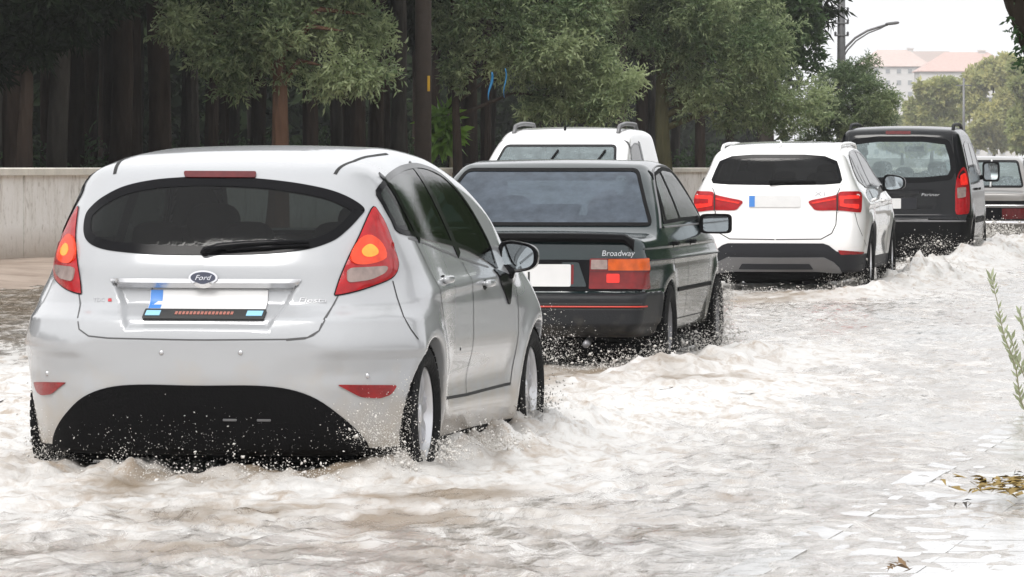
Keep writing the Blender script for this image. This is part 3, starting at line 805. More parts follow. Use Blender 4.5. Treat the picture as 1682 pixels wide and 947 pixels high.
# ------------------------------------------------------------------ the dark green saloon
def build_saloon():
    Wp = spl([(-.95, .765), (-.7, .80), (-.3, .842), (.0, .86), (.6, .862), (1.6, .86), (2.4, .85), (2.8, .81), (3.2, .72)])
    S = spl([(.15, .90), (.3, .95), (.5, .985), (.68, 1.0), (.76, .995), (.86, .98), (.94, .95), (1.1, .885), (1.3, .785), (1.38, .74), (1.45, .70)])
    T = spl([(-.95, .885), (-.80, .905), (-.34, .93), (-.26, .955), (.05, 1.16), (.36, 1.345), (.48, 1.385), (.9, 1.408), (1.3, 1.395), (1.55, 1.345), (1.85, 1.16), (2.15, .955), (2.25, .93), (2.7, .87), (3.1, .79), (3.3, .70)])
    Rr = spl([(.1, -.66), (.2, -.72), (.29, -.87), (.34, -.90), (.49, -.90), (.522, -.885), (.54, -.83), (.86, -.80), (1.0, -.76), (1.6, -.2)])
    Rx = spl([(0, 0), (.5, .012), (.7, .03), (.78, .05), (.84, .10), (.95, .25)])
    Ff = spl([(.1, 2.95), (.4, 3.14), (.6, 3.15), (.8, 3.1), (1.0, 3.0), (1.5, 2.9)])
    Fx = spl([(0, 0), (.6, -.05), (.75, -.1), (.9, -.3)])
    def Wd(y, z):
        a = .010 * np.exp(-((z - .745) / .02) ** 2) - .006 * np.exp(-((z - .81) / .018) ** 2)
        b = .014 * sstep(.60, .61, z) * sstep(.66, .65, z) * 0 + .022 * sstep(.55, .52, z) * sstep(.30, .34, z) * sstep(-.22, -.36, y)
        return a + b
    f = make_f(Wp, S, T, Rr, Rx, Ff, Fx, .24, [(0, .29), (2.477, .29)], .315, crown=.018, ks=.07, ke=.07, flare=.012, Wd=Wd)
    th = R(9.6)
    c = Car('saloon_car', 'dark green boxy saloon with a rear lip spoiler just ahead of the silver hatchback', 'car', 'cars driving through the flood water',
            (.215, 34.7, 0), th, f, (-.98, -1.05, .12), (.98, 3.3, 1.5), .0165)
    c.mid = 1.2
    rwin = rnd([(-.765, .962), (.765, .962), (.59, 1.345), (-.59, 1.345)], .05)
    dlo = rnd([(.0, .975), (.34, 1.245), (.50, 1.315), (1.0, 1.352), (1.42, 1.335), (1.60, 1.25), (2.02, .985), (1.0, .985)], .05)
    wsc = rnd([(-.64, .99), (.64, .99), (.54, 1.31), (-.54, 1.31)], .06)
    holes = [('rear', inset(dense_in(rwin), .02)), ('front', inset(wsc, .02))]
    side_glass(c, dlo, M['glass_side'], [((.86, 1.0), (.82, 1.34), .06), ((.16, 1.0), (.42, 1.32), .035)], holes, M['plastic'])
    trunk = [(-.70, .66), (.70, .66), (.72, .93), (-.72, .93)]
    rd = rnd([(.86, .97), (.86, .33), (.42, .33), (.36, .52), (.22, .66), (.02, .80), (.0, .97)], .05); fd = rnd([(.885, .97), (.885, .33), (1.98, .33), (2.02, .97)], .04)
    sp = [('boot_lid', lambda C, N: (C[:, 1] < -.30) & (np.abs(C[:, 0]) < .68) & (C[:, 2] > .55), None, M['green']),
          ('rear_bumper', lambda C, N: (C[:, 2] < .536) & (C[:, 1] < -.34), None, M['grey_plastic']),
          ('rear_door', 'side', rd, M['green']), ('rear_door', 'left', rd, M['green']), ('front_door', 'side', fd, M['green']), ('front_door', 'left', fd, M['green']),
          ('wheel_well', lambda C, N: sum((((C[:, 1] - yw) ** 2 + (C[:, 2] - .29) ** 2 < .312 ** 2)) for yw in (0, 2.477)) > 0, None, M['plastic']),
          ('bonnet', lambda C, N: (C[:, 1] > 2.25) & (C[:, 2] > .72) & (N[:, 2] > .4), None, M['green'])]
    ob = c.body(M['green'], sp, holes)
    c.lining(M['trim'], [(a, inset(b, -.02)) for a, b in holes])
    w = c.panel('rear_window', rwin, 'rear', M['glass_mist'], None, off=.002, skirt=.02); c.ring('window_seal', rwin, 'rear', M['plastic'], w, w=.022, off=.006)
    c.panel('windscreen', wsc, 'front', M['glass_clear'], None, off=.003)
    bt = ob['boot_lid']; bp = ob['rear_bumper']
    # black spoiler along the boot edge, wraps down at its ends
    b = MB(); n = 26; xs = np.linspace(-.72, .72, n); pr = [(-.02, -.012), (-.02, .010), (-.10, .022), (-.150, .016), (-.155, -.012), (-.13, -.034)]
    V = []; F = []
    for x in xs:
        k = abs(x) / .72; dn = .05 * max(0, (k - .93) / .07) ; yo = .05 * k ** 3
        for dy, dz in pr: V.append((x, -.70 + dy + yo, .905 + dz - .012 * k ** 4 - dn * (1 if dz < .01 else .6)))
    m = len(pr)
    for i in range(n - 1):
        for j in range(m): F.append((i * m + j, i * m + (j + 1) % m, (i + 1) * m + (j + 1) % m, (i + 1) * m + j))
    F += [tuple(range(m - 1, -1, -1)), tuple((n - 1) * m + j for j in range(m))]
    b.add(V, F); b.build('spoiler', M['plastic'], bt, sharp=40)
    c.text('lettering', 'Broadway', 'px', (988, 420), 13, M['badge'], bt, off=.003, shear=.15, width=54)
    c.panel('rear_panel', rnd([(-.77, .548), (.77, .548), (.77, .752), (-.77, .752)], .01), 'rear', M['gloss_black'], None, off=.006, skirt=.02)
    for s_ in (1, -1): c.panel('boot_corner', rnd([(s_ * .25, .575), (s_ * .415, .575), (s_ * .36, .735), (s_ * .25, .735)][::s_], .012), 'rear', M['green'], bt, off=.011, skirt=.02)
    L = c.panel('tail_light', rnd([(.43, .560), (.80, .560), (.80, .760), (.435, .760)], .008), 'rear', M['lens_red_old'], None, off=.014, skirt=.04)
    c.panel('indicator_lens', rnd([(.555, .682), (.80, .682), (.80, .756), (.555, .756)], .006), 'rear', M['lens_amber'], L, off=.018, skirt=.03)
    c.panel('reversing_lens', rnd([(.442, .69), (.55, .69), (.55, .752), (.445, .752)], .006), 'rear', M['lens_clear'], L, off=.018, skirt=.03)
    c.panel('light_glow', rnd([(.545, .60), (.63, .60), (.63, .66), (.545, .66)], .01), 'rear', M['lens_red_lit'], L, off=.018, skirt=.03)
    c.panel('lens_divider', [(.434, .672), (.80, .672), (.80, .681), (.434, .681)], 'rear', M['lens_dull'], L, off=.0185, skirt=.03)
    L2 = mir(L, c.root)
    for ch in list(L.children): mir(ch, L2)
    pl = c.panel('licence_plate', rnd([(-.24, .575), (.31, .575), (.31, .722), (-.24, .722)], .012), 'rear', M['plate'], bt, off=.012, skirt=.03)
    c.panel('plate_reflector', rnd([(.312, .59), (.328, .59), (.328, .72), (.312, .72)], .005), 'rear', M['lens_red_old'], bt, off=.012, skirt=.03); c.text('lettering', 'A', 'px', (847, 464), 26, M['ink'], pl, off=.0145, width=14); c.text('lettering', 'I', 'px', (865, 464), 26, M['ink'], pl, off=.0145, width=3.2)
    # bumper: grey top, red stripe, dark lower half
    c.ribbon('bumper_stripe', [(-.80, .447), (.80, .447)], 'rear', M['red_trim'], bp, w=.012, raised=.008, step=.02)
    c.ribbon('bumper_groove', [(-.80, .466), (.80, .466)], 'rear', M['ink'], bp, w=.012, step=.02); c.ribbon('bumper_groove', [(-.80, .43), (.80, .43)], 'rear', M['ink'], bp, w=.010, step=.02)
    seam(c, [(-.34, .535), (-.34, .33)], 'side', bp, w=.012)
    # body side lines
    for y0, y1, zz, ww, mm in ((-.70, 2.9, .53, .035, 'plastic'), (-.66, 2.9, .745, .008, 'grey_plastic')):
        q = c.ribbon('side_moulding', [(y0, zz), (0 if zz > .7 else -.30, zz), (y1, zz - .005)] if zz > .7 else [(.35, zz), (2.12, zz)], 'side', M[mm], None, w=ww, raised=.008); mir(q, c.root)
    q = c.ribbon('drip_rail', smooth([(-.14, .945), (.05, 1.08), (.2, 1.18), (.36, 1.265), (.5, 1.32), (.7, 1.35), (1.0, 1.362), (1.35, 1.345), (1.6, 1.255), (1.83, 1.10), (2.06, .955)], 4, False), 'side', M['skid'], None, w=.014, raised=.008); mir(q, c.root)
    q = c.ribbon('waist_trim', [(-.02, .955), (1.0, .955), (2.05, .955)], 'side', M['skid'], None, w=.014, raised=.006); mir(q, c.root)
    seam(c, [(.0, .97), (.02, .80), (.22, .66), (.36, .52), (.42, .33)], 'side'); seam(c, [(.873, .97), (.873, .33)], 'side'); seam(c, [(2.02, .97), (1.98, .33)], 'side'); seam(c, [(.42, .33), (1.98, .33)], 'side')
    seam(c, [(.69, .90), (.69, .76)], 'rear')
    handle(c, .22, .845, M['plastic'], (ob['rear_door'], ob['rear_door#2']), (.13, .03)); handle(c, 1.08, .845, M['plastic'], (ob['front_door'], ob['front_door#2']), (.13, .03))
    P, _ = c.at((1.72, .97), 'side')
    for s_ in (1, -1): mirror_part(c, (s_ * (P[0] + .13), 1.72, .955), (.225, .10, .14), M['plastic'], M['mirror'], (s_ * (P[0] - .03), 1.76, .985), s_, square=True)
    c.arch(M['green'], 0, .29, .315); c.arch(M['green'], 2.477, .29, .315)
    for x in (-.785, .785):
        for y in (0, 2.477): wheel(c, x, y, .29, .29, .165, .185, M['tyre'], M['steel_rim'], M['disc'], style='steel')
    seats(c, M['seat'], [(.25, 'bench'), (1.1, 'front')], .32, zt=.98, head=1.06, dash=1.85)
    underbody(c, -.5, 2.75, .78, .12)
    b = MB(); b.tube([(.40, -.6, .22), (.42, -.88, .20)], .024, 10); b.build('exhaust_pipe', M['steel_rim'], c.root)
    return c

# ------------------------------------------------------------------ the white crossover
def build_crossover():
    Wp = spl([(-.95, .83), (-.6, .885), (-.2, .905), (.2, .908), (.6, .895), (1.8, .895), (2.5, .905), (2.9, .88), (3.4, .76)])
    S = spl([(.15, .93), (.4, .97), (.6, .99), (.8, 1.0), (.95, .985), (1.04, .945), (1.12, .895), (1.25, .825), (1.42, .745), (1.5, .70), (1.6, .64)])
    T = spl([(-.95, 1.30), (-.62, 1.475), (-.35, 1.515), (.1, 1.55), (.8, 1.572), (1.4, 1.55), (1.8, 1.47), (2.3, 1.20), (2.55, 1.06), (2.7, 1.03), (3.1, .97), (3.4, .85)])
    Rr = spl([(.1, -.74), (.30, -.82), (.45, -.88), (.58, -.89), (.66, -.885), (.78, -.86), (1.0, -.845), (1.12, -.82), (1.16, -.79), (1.40, -.60), (1.47, -.58), (1.6, -.3)])
    Rx = spl([(0, 0), (.4, .012), (.6, .03), (.74, .065), (.83, .13), (.95, .34)])
    Ff = spl([(.1, 3.2), (.4, 3.5), (.7, 3.54), (.9, 3.45), (1.1, 3.2), (1.6, 3.0)]); Fx = spl([(0, 0), (.5, -.06), (.75, -.2), (.95, -.5)])
    def Wd(y, z): return .014 * np.exp(-((z - (.93 + .012 * y)) / .03) ** 2) * sstep(-.6, -.2, y) - .018 * np.exp(-((z - .52) / .1) ** 2) * sstep(.45, .6, y) * sstep(2.2, 2.0, y)
    f = make_f(Wp, S, T, Rr, Rx, Ff, Fx, .24, [(0, .34), (2.67, .34)], .385, crown=.03, ks=.10, ke=.12, flare=.016, Wd=Wd)
    c = Car('crossover_car', 'white crossover with wide red tail lights and a black and grey rear bumper', 'car', 'cars driving through the flood water',
            (2.80, 53.24, 0), R(8.9), f, (-1.02, -1.05, .14), (1.02, 3.65, 1.66), .023)
    c.mid = 1.3
    Z = lambda pts: [(x / 3.1575 + 1100, y / 3.1575 + 210) for x, y in pts]
    rwin = symrear(c, Z([(550, 138), (700, 138), (805, 146), (868, 172), (882, 215), (895, 270), (884, 287), (800, 294), (550, 297)]), 0)
    dlo = rnd([(-.30, 1.16), (-.26, 1.30), (-.10, 1.42), (.2, 1.465), (.9, 1.485), (1.4, 1.465), (1.75, 1.38), (2.25, 1.10), (1.2, 1.075), (.2, 1.085)], .08)
    wsc = rnd([(-.68, 1.10), (.68, 1.10), (.56, 1.46), (-.56, 1.46)], .06)
    holes = [('rear', inset(dense_in(rwin), .02)), ('front', inset(wsc, .02))]
    side_glass(c, dlo, M['glass_dark'], [((1.0, 1.09), (.94, 1.47), .08), ((.10, 1.10), (.02, 1.43), .06)], holes, M['gloss_black'])
    tg = symrear(c, Z([(550, 132), (810, 140), (880, 168), (900, 275), (868, 335), (864, 480), (858, 505), (835, 548), (780, 576), (550, 577)]), 0)
    rd = rnd([(.02, 1.08), (.10, .9), (.36, .68), (.46, .40), (1.06, .40), (1.04, 1.08)], .06); fd = rnd([(1.065, 1.08), (1.085, .40), (2.12, .40), (2.16, 1.08)], .05)
    sp = [('tailgate', 'rear', tg, M['white']), ('bumper_lower', lambda C, N: (C[:, 2] < .425) & (C[:, 1] < -.33), None, M['dark_bumper']),
          ('rear_bumper', lambda C, N: (C[:, 2] < .86) & (C[:, 1] < -.40), None, M['white']),
          ('sill', lambda C, N: (C[:, 2] < .39), None, M['dark_bumper']),
          ('rear_door', 'side', rd, M['white']), ('rear_door', 'left', rd, M['white']), ('front_door', 'side', fd, M['white']), ('front_door', 'left', fd, M['white']),
          ('wheel_well', lambda C, N: sum((((C[:, 1] - yw) ** 2 + (C[:, 2] - .34) ** 2 < .382 ** 2)) for yw in (0, 2.67)) > 0, None, M['plastic'])]
    ob = c.body(M['white'], sp, holes); tgo = ob['tailgate']; bp = ob['bumper_lower']
    c.lining(M['trim'], [(a, inset(b, -.02)) for a, b in holes])
    w = c.panel('rear_window', rwin, 'rear', M['glass_dark'], tgo, off=.002, skirt=.02); c.ring('window_border', rwin, 'rear', M['gloss_black'], w, w=.035, off=.004)
    c.panel('windscreen', wsc, 'front', M['glass_clear'], None, off=.003)
    lt = smooth(Z([(722, 379), (790, 363), (865, 346), (884, 331), (940, 329), (990, 335), (994, 390), (990, 432), (970, 437), (870, 427), (765, 427), (738, 408)]), 3)
    L = c.panel('tail_light', lt, 'px', M['lens_red'], None, off=.008, skirt=.03, dome=.012)
    c.panel('light_glow', rnd(Z([(878, 352), (975, 350), (975, 368), (900, 370), (900, 392), (975, 395), (972, 420), (880, 405)]), 2), 'px', M['lens_red_lit'], L, off=.022, skirt=.02)
    c.panel('lens_strip', rnd(Z([(735, 386), (862, 363), (862, 372), (740, 394)]), 1), 'px', M['lens_red_lit'], L, off=.022, skirt=.02)
    c.ribbon('light_gap', Z([(868, 342), (868, 430)]), 'px', M['seam'], L, w=.014, off=.022)
    L2 = mir(L, c.root)
    for ch in list(L.children): mir(ch, L2)
    q = c.panel('bumper_reflector', rnd(Z([(870, 632), (1006, 642), (1000, 653), (885, 656)]), 3), 'px', M['reflector'], bp, off=.012, skirt=.03); mir(q, bp)
    # dark band and grey skid plate
    c.panel('bumper_insert', rnd(symrear(c, Z([(550, 597), (795, 598), (825, 608), (866, 640), (940, 655), (1008, 652), (1004, 700), (900, 740), (550, 740)]), 0), .01), 'rear', M['dark_bumper'], bp, off=.010, skirt=.03)
    c.panel('skid_plate', rnd(symrear(c, Z([(550, 670), (800, 669), (850, 692), (880, 722), (893, 745), (850, 744), (760, 738), (550, 738)]), 0), .01), 'rear', M['skid'], bp, off=.020, skirt=.04)
    c.panel('skid_recess', rnd(symrear(c, Z([(550, 700), (725, 700), (745, 728), (550, 728)]), 0), .01), 'rear', M['dark_bumper'], bp, off=.024, skirt=.03)
    seam(c, Z([(866, 432), (862, 500), (840, 546), (785, 576), (550, 578)]), 'px', tgo, w=.010); seam(c, Z([(868, 345), (893, 290)]), 'px', tgo, w=.008)
    seam(c, Z([(960, 440), (975, 500), (1020, 610)]), 'px', ob['rear_bumper'], w=.008)
    seam(c, [(.02, 1.08), (.10, .9), (.36, .68), (.46, .40)], 'side', w=.009); seam(c, [(1.05, 1.08), (1.075, .40)], 'side', w=.009); seam(c, [(2.12, .40), (2.16, 1.05)], 'side', w=.009)
    pl = c.panel('licence_plate', rnd([(-.27, .90), (.25, .90), (.25, 1.015), (-.27, 1.015)], .01), 'rear', M['plate'], tgo, off=.012, skirt=.03)
    c.panel('country_band', [(-.268, .902), (-.21, .902), (-.21, 1.013), (-.268, 1.013)], 'rear', M['plate_blue'], pl, off=.014)
    c.text('lettering', 'X1', 'px', (1338, 321), 9, M['badge'], tgo, off=.004, width=17)
    P = [Vector(c.at(p, 'px')[0]) + Vector(c.at(p, 'px')[1]) * .02 for p in Z([(520, 290), (600, 284), (700, 284), (760, 288)])]
    b = MB(); b.tube(P, [.03, .022, .018, .012], 8); b.build('wiper', M['plastic'], tgo)
    b = MB(); P, _ = c.at((0, -.25), 'top'); b.add([(-.012, -.10, P[2] - .02), (.012, -.10, P[2] - .02), (.012, -.40, P[2] - .02), (-.012, -.40, P[2] - .02), (0, -.36, P[2] + .05), (0, -.33, P[2] + .055)], [(0, 1, 5), (1, 2, 4, 5), (2, 3, 4), (3, 0, 5, 4), (3, 2, 1, 0)]); b.build('antenna', M['white'], c.root)
    for s_ in (1, -1):
        b = MB(); pts = []
        for y in np.linspace(-.35, 1.5, 16):
            P, _ = c.at((s_ * .60, y), 'top'); k = min(1, (y + .35) / .12, (1.5 - y) / .12); pts.append((P[0], P[1], P[2] - .005 + .035 * max(0, k) ** .5))
        b.tube(pts, .018, 8); b.build('roof_rail', M['white'], c.root)
    handle(c, .34, .97, M['white'], (ob['rear_door'], ob['rear_door#2'])); handle(c, 1.35, .95, M['white'], (ob['front_door'], ob['front_door#2']))
    P, _ = c.at((2.0, 1.06), 'side')
    for s_ in (1, -1): mirror_part(c, (s_ * (P[0] + .13), 2.0, 1.13), (.24, .17, .17), M['gloss_black'], M['mirror'], (s_ * (P[0] - .02), 2.05, 1.07), s_)
    c.arch(M['dark_bumper'], 0, .34, .39, .06); c.arch(M['dark_bumper'], 2.67, .34, .39, .06)
    for x in (-.825, .825):
        for y in (0, 2.67): wheel(c, x, y, .34, .345, .165, .23, M['tyre'], M['alu'], M['disc'], 10)
    seats(c, M['seat'], [(.25, 'bench'), (1.2, 'front')], .42, zt=1.14, head=1.24, dash=2.2)
    underbody(c, -.5, 3.1, .66, .17)
    return c

# ------------------------------------------------------------------ tall vans (black one ahead, white one coming the other way)
def van_shape(h=1.80):
    Wp = spl([(-.8, .86), (-.5, .895), (-.1, .905), (1.2, .905), (2.4, .905), (2.9, .88), (3.5, .74)])
    S = spl([(.15, .94), (.4, .975), (.65, 1.0), (.95, .99), (1.1, .97), (1.3, .93), (1.55, .865), (1.7, .82), (1.85, .76)])
    T = spl([(-.8, h - .10), (-.5, h - .045), (0, h - .01), (.8, h), (1.4, h - .03), (1.75, h - .13), (2.2, 1.42), (2.65, 1.14), (2.8, 1.08), (3.2, .99), (3.5, .86)])
    Rr = spl([(.1, -.62), (.3, -.70), (.42, -.75), (.56, -.75), (.62, -.72), (.66, -.68), (1.05, -.67), (1.2, -.65), (1.6, -.545), (1.72, -.51), (1.9, -.35)])
    Rx = spl([(0, 0), (.5, .012), (.7, .045), (.8, .09), (.88, .17), (1.0, .4)])
    Ff = spl([(.1, 3.2), (.3, 3.56), (.7, 3.6), (.95, 3.5), (1.2, 3.2), (1.9, 2.9)]); Fx = spl([(0, 0), (.5, -.07), (.75, -.22), (.95, -.5)])
    return make_f(Wp, S, T, Rr, Rx, Ff, Fx, .22, [(0, .31), (2.73, .31)], .35, crown=.03, ks=.10, ke=.12, flare=.012)
def van_common(c, body, bumper, rwin, dlo, wsc, glass_m, rows, tail=True):
    holes = [('rear', inset(dense_in(rwin), .02)), ('front', inset(dense_in(wsc), .02))]
    side_glass(c, dlo, glass_m, [((.95, 1.17), (.90, 1.58), .10), ((1.98, 1.12), (1.72, 1.58), .06)], holes, M['gloss_black'])
    tg = rnd([(-.74, .60), (.74, .60), (.72, 1.0), (.66, 1.70), (-.66, 1.70), (-.72, 1.0)], .06)
    rd = rnd([(.42, 1.15), (.44, .36), (.98, .36), (.98, 1.15)], .05); fd = rnd([(1.0, 1.15), (1.0, .36), (2.1, .36), (2.15, 1.12)], .05)
    sp = [('tailgate', 'rear', tg, body), ('rear_bumper', lambda C, N: (C[:, 2] < .60) & (C[:, 1] < -.36), None, bumper), ('front_bumper', lambda C, N: (C[:, 2] < .60) & (C[:, 1] > 3.06), None, bumper),
          ('sliding_door', 'side', rd, body), ('sliding_door', 'left', rd, body), ('front_door', 'side', fd, body), ('front_door', 'left', fd, body),
          ('wheel_well', lambda C, N: sum((((C[:, 1] - yw) ** 2 + (C[:, 2] - .31) ** 2 < .346 ** 2)) for yw in (0, 2.73)) > 0, None, M['plastic'])]
    ob = c.body(body, sp, holes)
    c.lining(M['trim'], [(a, inset(b, -.02)) for a, b in holes], off=.04, res=.06)
    seam(c, [(.42, 1.15), (.44, .36), (.98, .36), (.98, 1.15)], 'side', w=.010); seam(c, [(1.0, .36), (2.1, .36), (2.15, 1.12)], 'side', w=.010)
    handle(c, .60, .98, body, (ob['sliding_door'], ob['sliding_door#2'])); handle(c, 1.20, .98, body, (ob['front_door'], ob['front_door#2']))
    q = c.ribbon('side_moulding', [(.42, .58), (2.1, .58)], 'side', M['plastic'], None, w=.09, raised=.014); mir(q, c.root)
    c.arch(M['plastic'], 0, .31, .35, .03); c.arch(M['plastic'], 2.73, .31, .35, .03)
    for x in (-.80, .80):
        for y in (0, 2.73): wheel(c, x, y, .31, .315, .18, .20, M['tyre'], M['steel_rim'], M['disc'], style='steel')
    seats(c, M['seat'], rows, .50, zt=1.12, head=1.24, dash=2.35)
    underbody(c, -.55, 3.2, .64, .16)
    return ob
def build_black_van():
    c = Car('passenger_van', 'tall black passenger van with roof bars and a see-through rear window', 'van', 'cars driving through the flood water',
            (5.06, 66.9, 0), R(8.6), van_shape(1.80), (-1.02, -.9, .14), (1.02, 3.75, 1.9), .027)
    c.mid = 1.3
    Z = lambda pts: [(x / 3.266 + 1340, y / 3.266 + 190) for x, y in pts]
    rwin = rnd([(-.66, 1.10), (-.72, 1.22), (-.70, 1.40), (-.62, 1.62), (-.3, 1.66), (.3, 1.66), (.62, 1.62), (.70, 1.40), (.72, 1.22), (.66, 1.10), (.3, 1.065), (-.3, 1.065)], .05)
    dlo = rnd([(-.22, 1.20), (-.16, 1.55), (.3, 1.60), (1.3, 1.60), (1.68, 1.54), (2.30, 1.14), (1.0, 1.14)], .06)
    wsc = rnd([(-.72, 1.16), (.72, 1.16), (.62, 1.62), (-.62, 1.62)], .06)
    ob = van_common(c, M['black_paint'], M['plastic'], rwin, dlo, wsc, M['glass_dark'], [(.35, 'bench'), (1.35, 'front')])
    tg = ob['tailgate']
    w = c.panel('rear_window', rwin, 'rear', M['glass_teal'], tg, off=.002, skirt=.02); c.ring('window_border', rwin, 'rear', M['gloss_black'], w, w=.07, off=.004)
    c.panel('windscreen', wsc, 'front', M['glass_clear'], None, off=.003)
    c.panel('brake_light', rnd([(-.19, 1.685), (.13, 1.685), (.13, 1.725), (-.19, 1.725)], .01), 'rear', M['lens_dull'], tg, off=.008, skirt=.03)
    L = c.panel('tail_light', smooth(Z([(790, 275), (806, 298), (816, 340), (822, 400), (824, 460), (818, 520), (790, 527), (752, 526), (748, 460), (750, 370), (764, 312)]), 3), 'px', M['lens_red'], None, off=.008, skirt=.03, dome=.012)
    c.panel('reversing_lens', rnd(Z([(756, 385), (800, 382), (798, 435), (758, 442)]), 2), 'px', M['lens_clear'], L, off=.022, skirt=.02)
    c.panel('light_glow', rnd(Z([(775, 320), (795, 305), (806, 340), (808, 370), (775, 372)]), 2), 'px', M['lens_red_lit'], L, off=.022, skirt=.02)
    L2 = mir(L, c.root)
    for ch in list(L.children): mir(ch, L2)
    q = c.panel('light_socket', rnd(Z([(757, 532), (812, 530), (800, 560), (786, 575), (770, 560)]), 2), 'px', M['grey_plastic'], None, off=.010, skirt=.03); mir(q, c.root)
    pl = c.panel('licence_plate', rnd([(-.34, .73), (.22, .73), (.22, .87), (-.34, .87)], .01), 'rear', M['plate_blue'], tg, off=.010, skirt=.03)
    pl.data.materials.clear(); pl.data.materials.append(M['dark_bumper'])
    c.panel('plate_face', rnd([(-.335, .735), (.02, .735), (.02, .865), (-.335, .865)], .01), 'rear', M['plate'], pl, off=.013)
    c.panel('plate_lamp_bar', rnd([(-.22, .925), (.24, .925), (.24, .955), (-.22, .955)], .01), 'rear', M['grey_plastic'], tg, off=.018, skirt=.03)
    c.ribbon('bumper_trim', [(-.84, .575), (.84, .575)], 'rear', M['skid'], ob['rear_bumper'], w=.022, raised=.010)
    c.text('lettering', 'Partner', 'px', (1513, 321.5), 6.5, M['badge'], tg, off=.004, shear=.15, width=30)
    seam(c, [(.74, .66), (.72, 1.0), (.66, 1.70)], 'rear', tg, w=.010)
    for s_ in (1, -1):
        b = MB(); pts = []
        for y in np.linspace(-.30, 1.4, 14):
            P, _ = c.at((s_ * .66, y), 'top'); k = min(1, (y + .30) / .12, (1.4 - y) / .12); pts.append((P[0], P[1], P[2] - .01 + .06 * max(0, k) ** .5))
        b.tube(pts, .022, 8); b.build('roof_rail', M['grey_plastic'], c.root)
    P, _ = c.at((2.05, 1.15), 'side')
    for s_ in (1, -1): mirror_part(c, (s_ * (P[0] + .14), 2.05, 1.20), (.23, .15, .27), M['plastic'], M['mirror'], (s_ * (P[0] - .02), 2.1, 1.13), s_, square=True)
    b = MB(); b.box((0, 1.95, 1.50), (.26, .04, .07), bev=.02); b.tube([(0, 1.95, 1.51), (0, 2.05, 1.56)], .012, 6); b.build('rear_view_mirror', M['trim'], c.root)
    return c
def build_white_van():
    Y = 60.0
    c = Car('panel_van', 'white van coming the other way, only its roof and windscreen showing above the green saloon', 'van', 'cars driving through the flood water',
            (gx(967, Y) , Y + 2.4, 0), R(9.5) + math.pi, van_shape(1.76), (-1.02, -.9, .14), (1.02, 3.75, 1.9), .027)
    c.mid = 1.3
    rwin = rnd([(-.64, 1.10), (-.60, 1.60), (.60, 1.60), (.64, 1.10)], .06)
    dlo = rnd([(.98, 1.18), (.98, 1.56), (1.3, 1.57), (1.68, 1.52), (2.30, 1.14)], .05)
    wsc = rnd([(-.76, 1.13), (.76, 1.13), (.66, 1.545), (-.66, 1.545)], .06)
    ob = van_common(c, M['van_white'], M['plastic'], rwin, dlo, wsc, M['glass_side'], [(1.35, 'front')])
    c.panel('rear_window', rwin, 'rear', M['glass'], ob['tailgate'], off=.002)
    w = c.panel('windscreen', wsc, 'front', M['glass_teal'], None, off=.003); c.ring('windscreen_seal', wsc, 'front', M['gloss_black'], w, w=.03, off=.005)
    for x in (-.35, .2):
        pts = [Vector(c.at((x + dx, z), 'front')[0]) + Vector(c.at((x + dx, z), 'front')[1]) * .02 for dx, z in ((0, 1.16), (-.12, 1.30), (-.2, 1.46))]
        b = MB(); b.tube(pts, .014, 6); b.build('wiper', M['plastic'], w)
    lt = smooth([(.55, .80), (.80, .78), (.83, .92), (.78, 1.02), (.62, .96)], 4)
    L = c.panel('headlight', lt, 'front', M['lens_clear'], None, off=.008, skirt=.03); mir(L, c.root)
    c.panel('grille', rnd([(-.45, .72), (.45, .72), (.48, .86), (-.48, .86)], .04), 'front', M['plastic'], None, off=.008, skirt=.03)
    for s_ in (1, -1):
        b = MB(); pts = []
        for y in np.linspace(.0, 1.55, 14):
            P, _ = c.at((s_ * .62, y), 'top'); k = min(1, (y) / .12, (1.55 - y) / .12); pts.append((P[0], P[1], P[2] - .01 + .065 * max(0, k) ** .5))
        b.tube(pts, .026, 8); b.build('roof_rail', M['skid'], c.root)
    P, _ = c.at((2.05, 1.15), 'side')
    for s_ in (1, -1): mirror_part(c, (s_ * (P[0] + .14), 2.05, 1.20), (.22, .15, .25), M['plastic'], M['mirror'], (s_ * (P[0] - .02), 2.1, 1.13), s_, square=True)
    b = MB(); P, _ = c.at((.02, 1.5), 'top'); b.tube([(.02, 1.5, P[2]), (.02, 1.45, P[2] + .05)], .014, 8); b.build('antenna', M['plastic'], c.root)
    return c
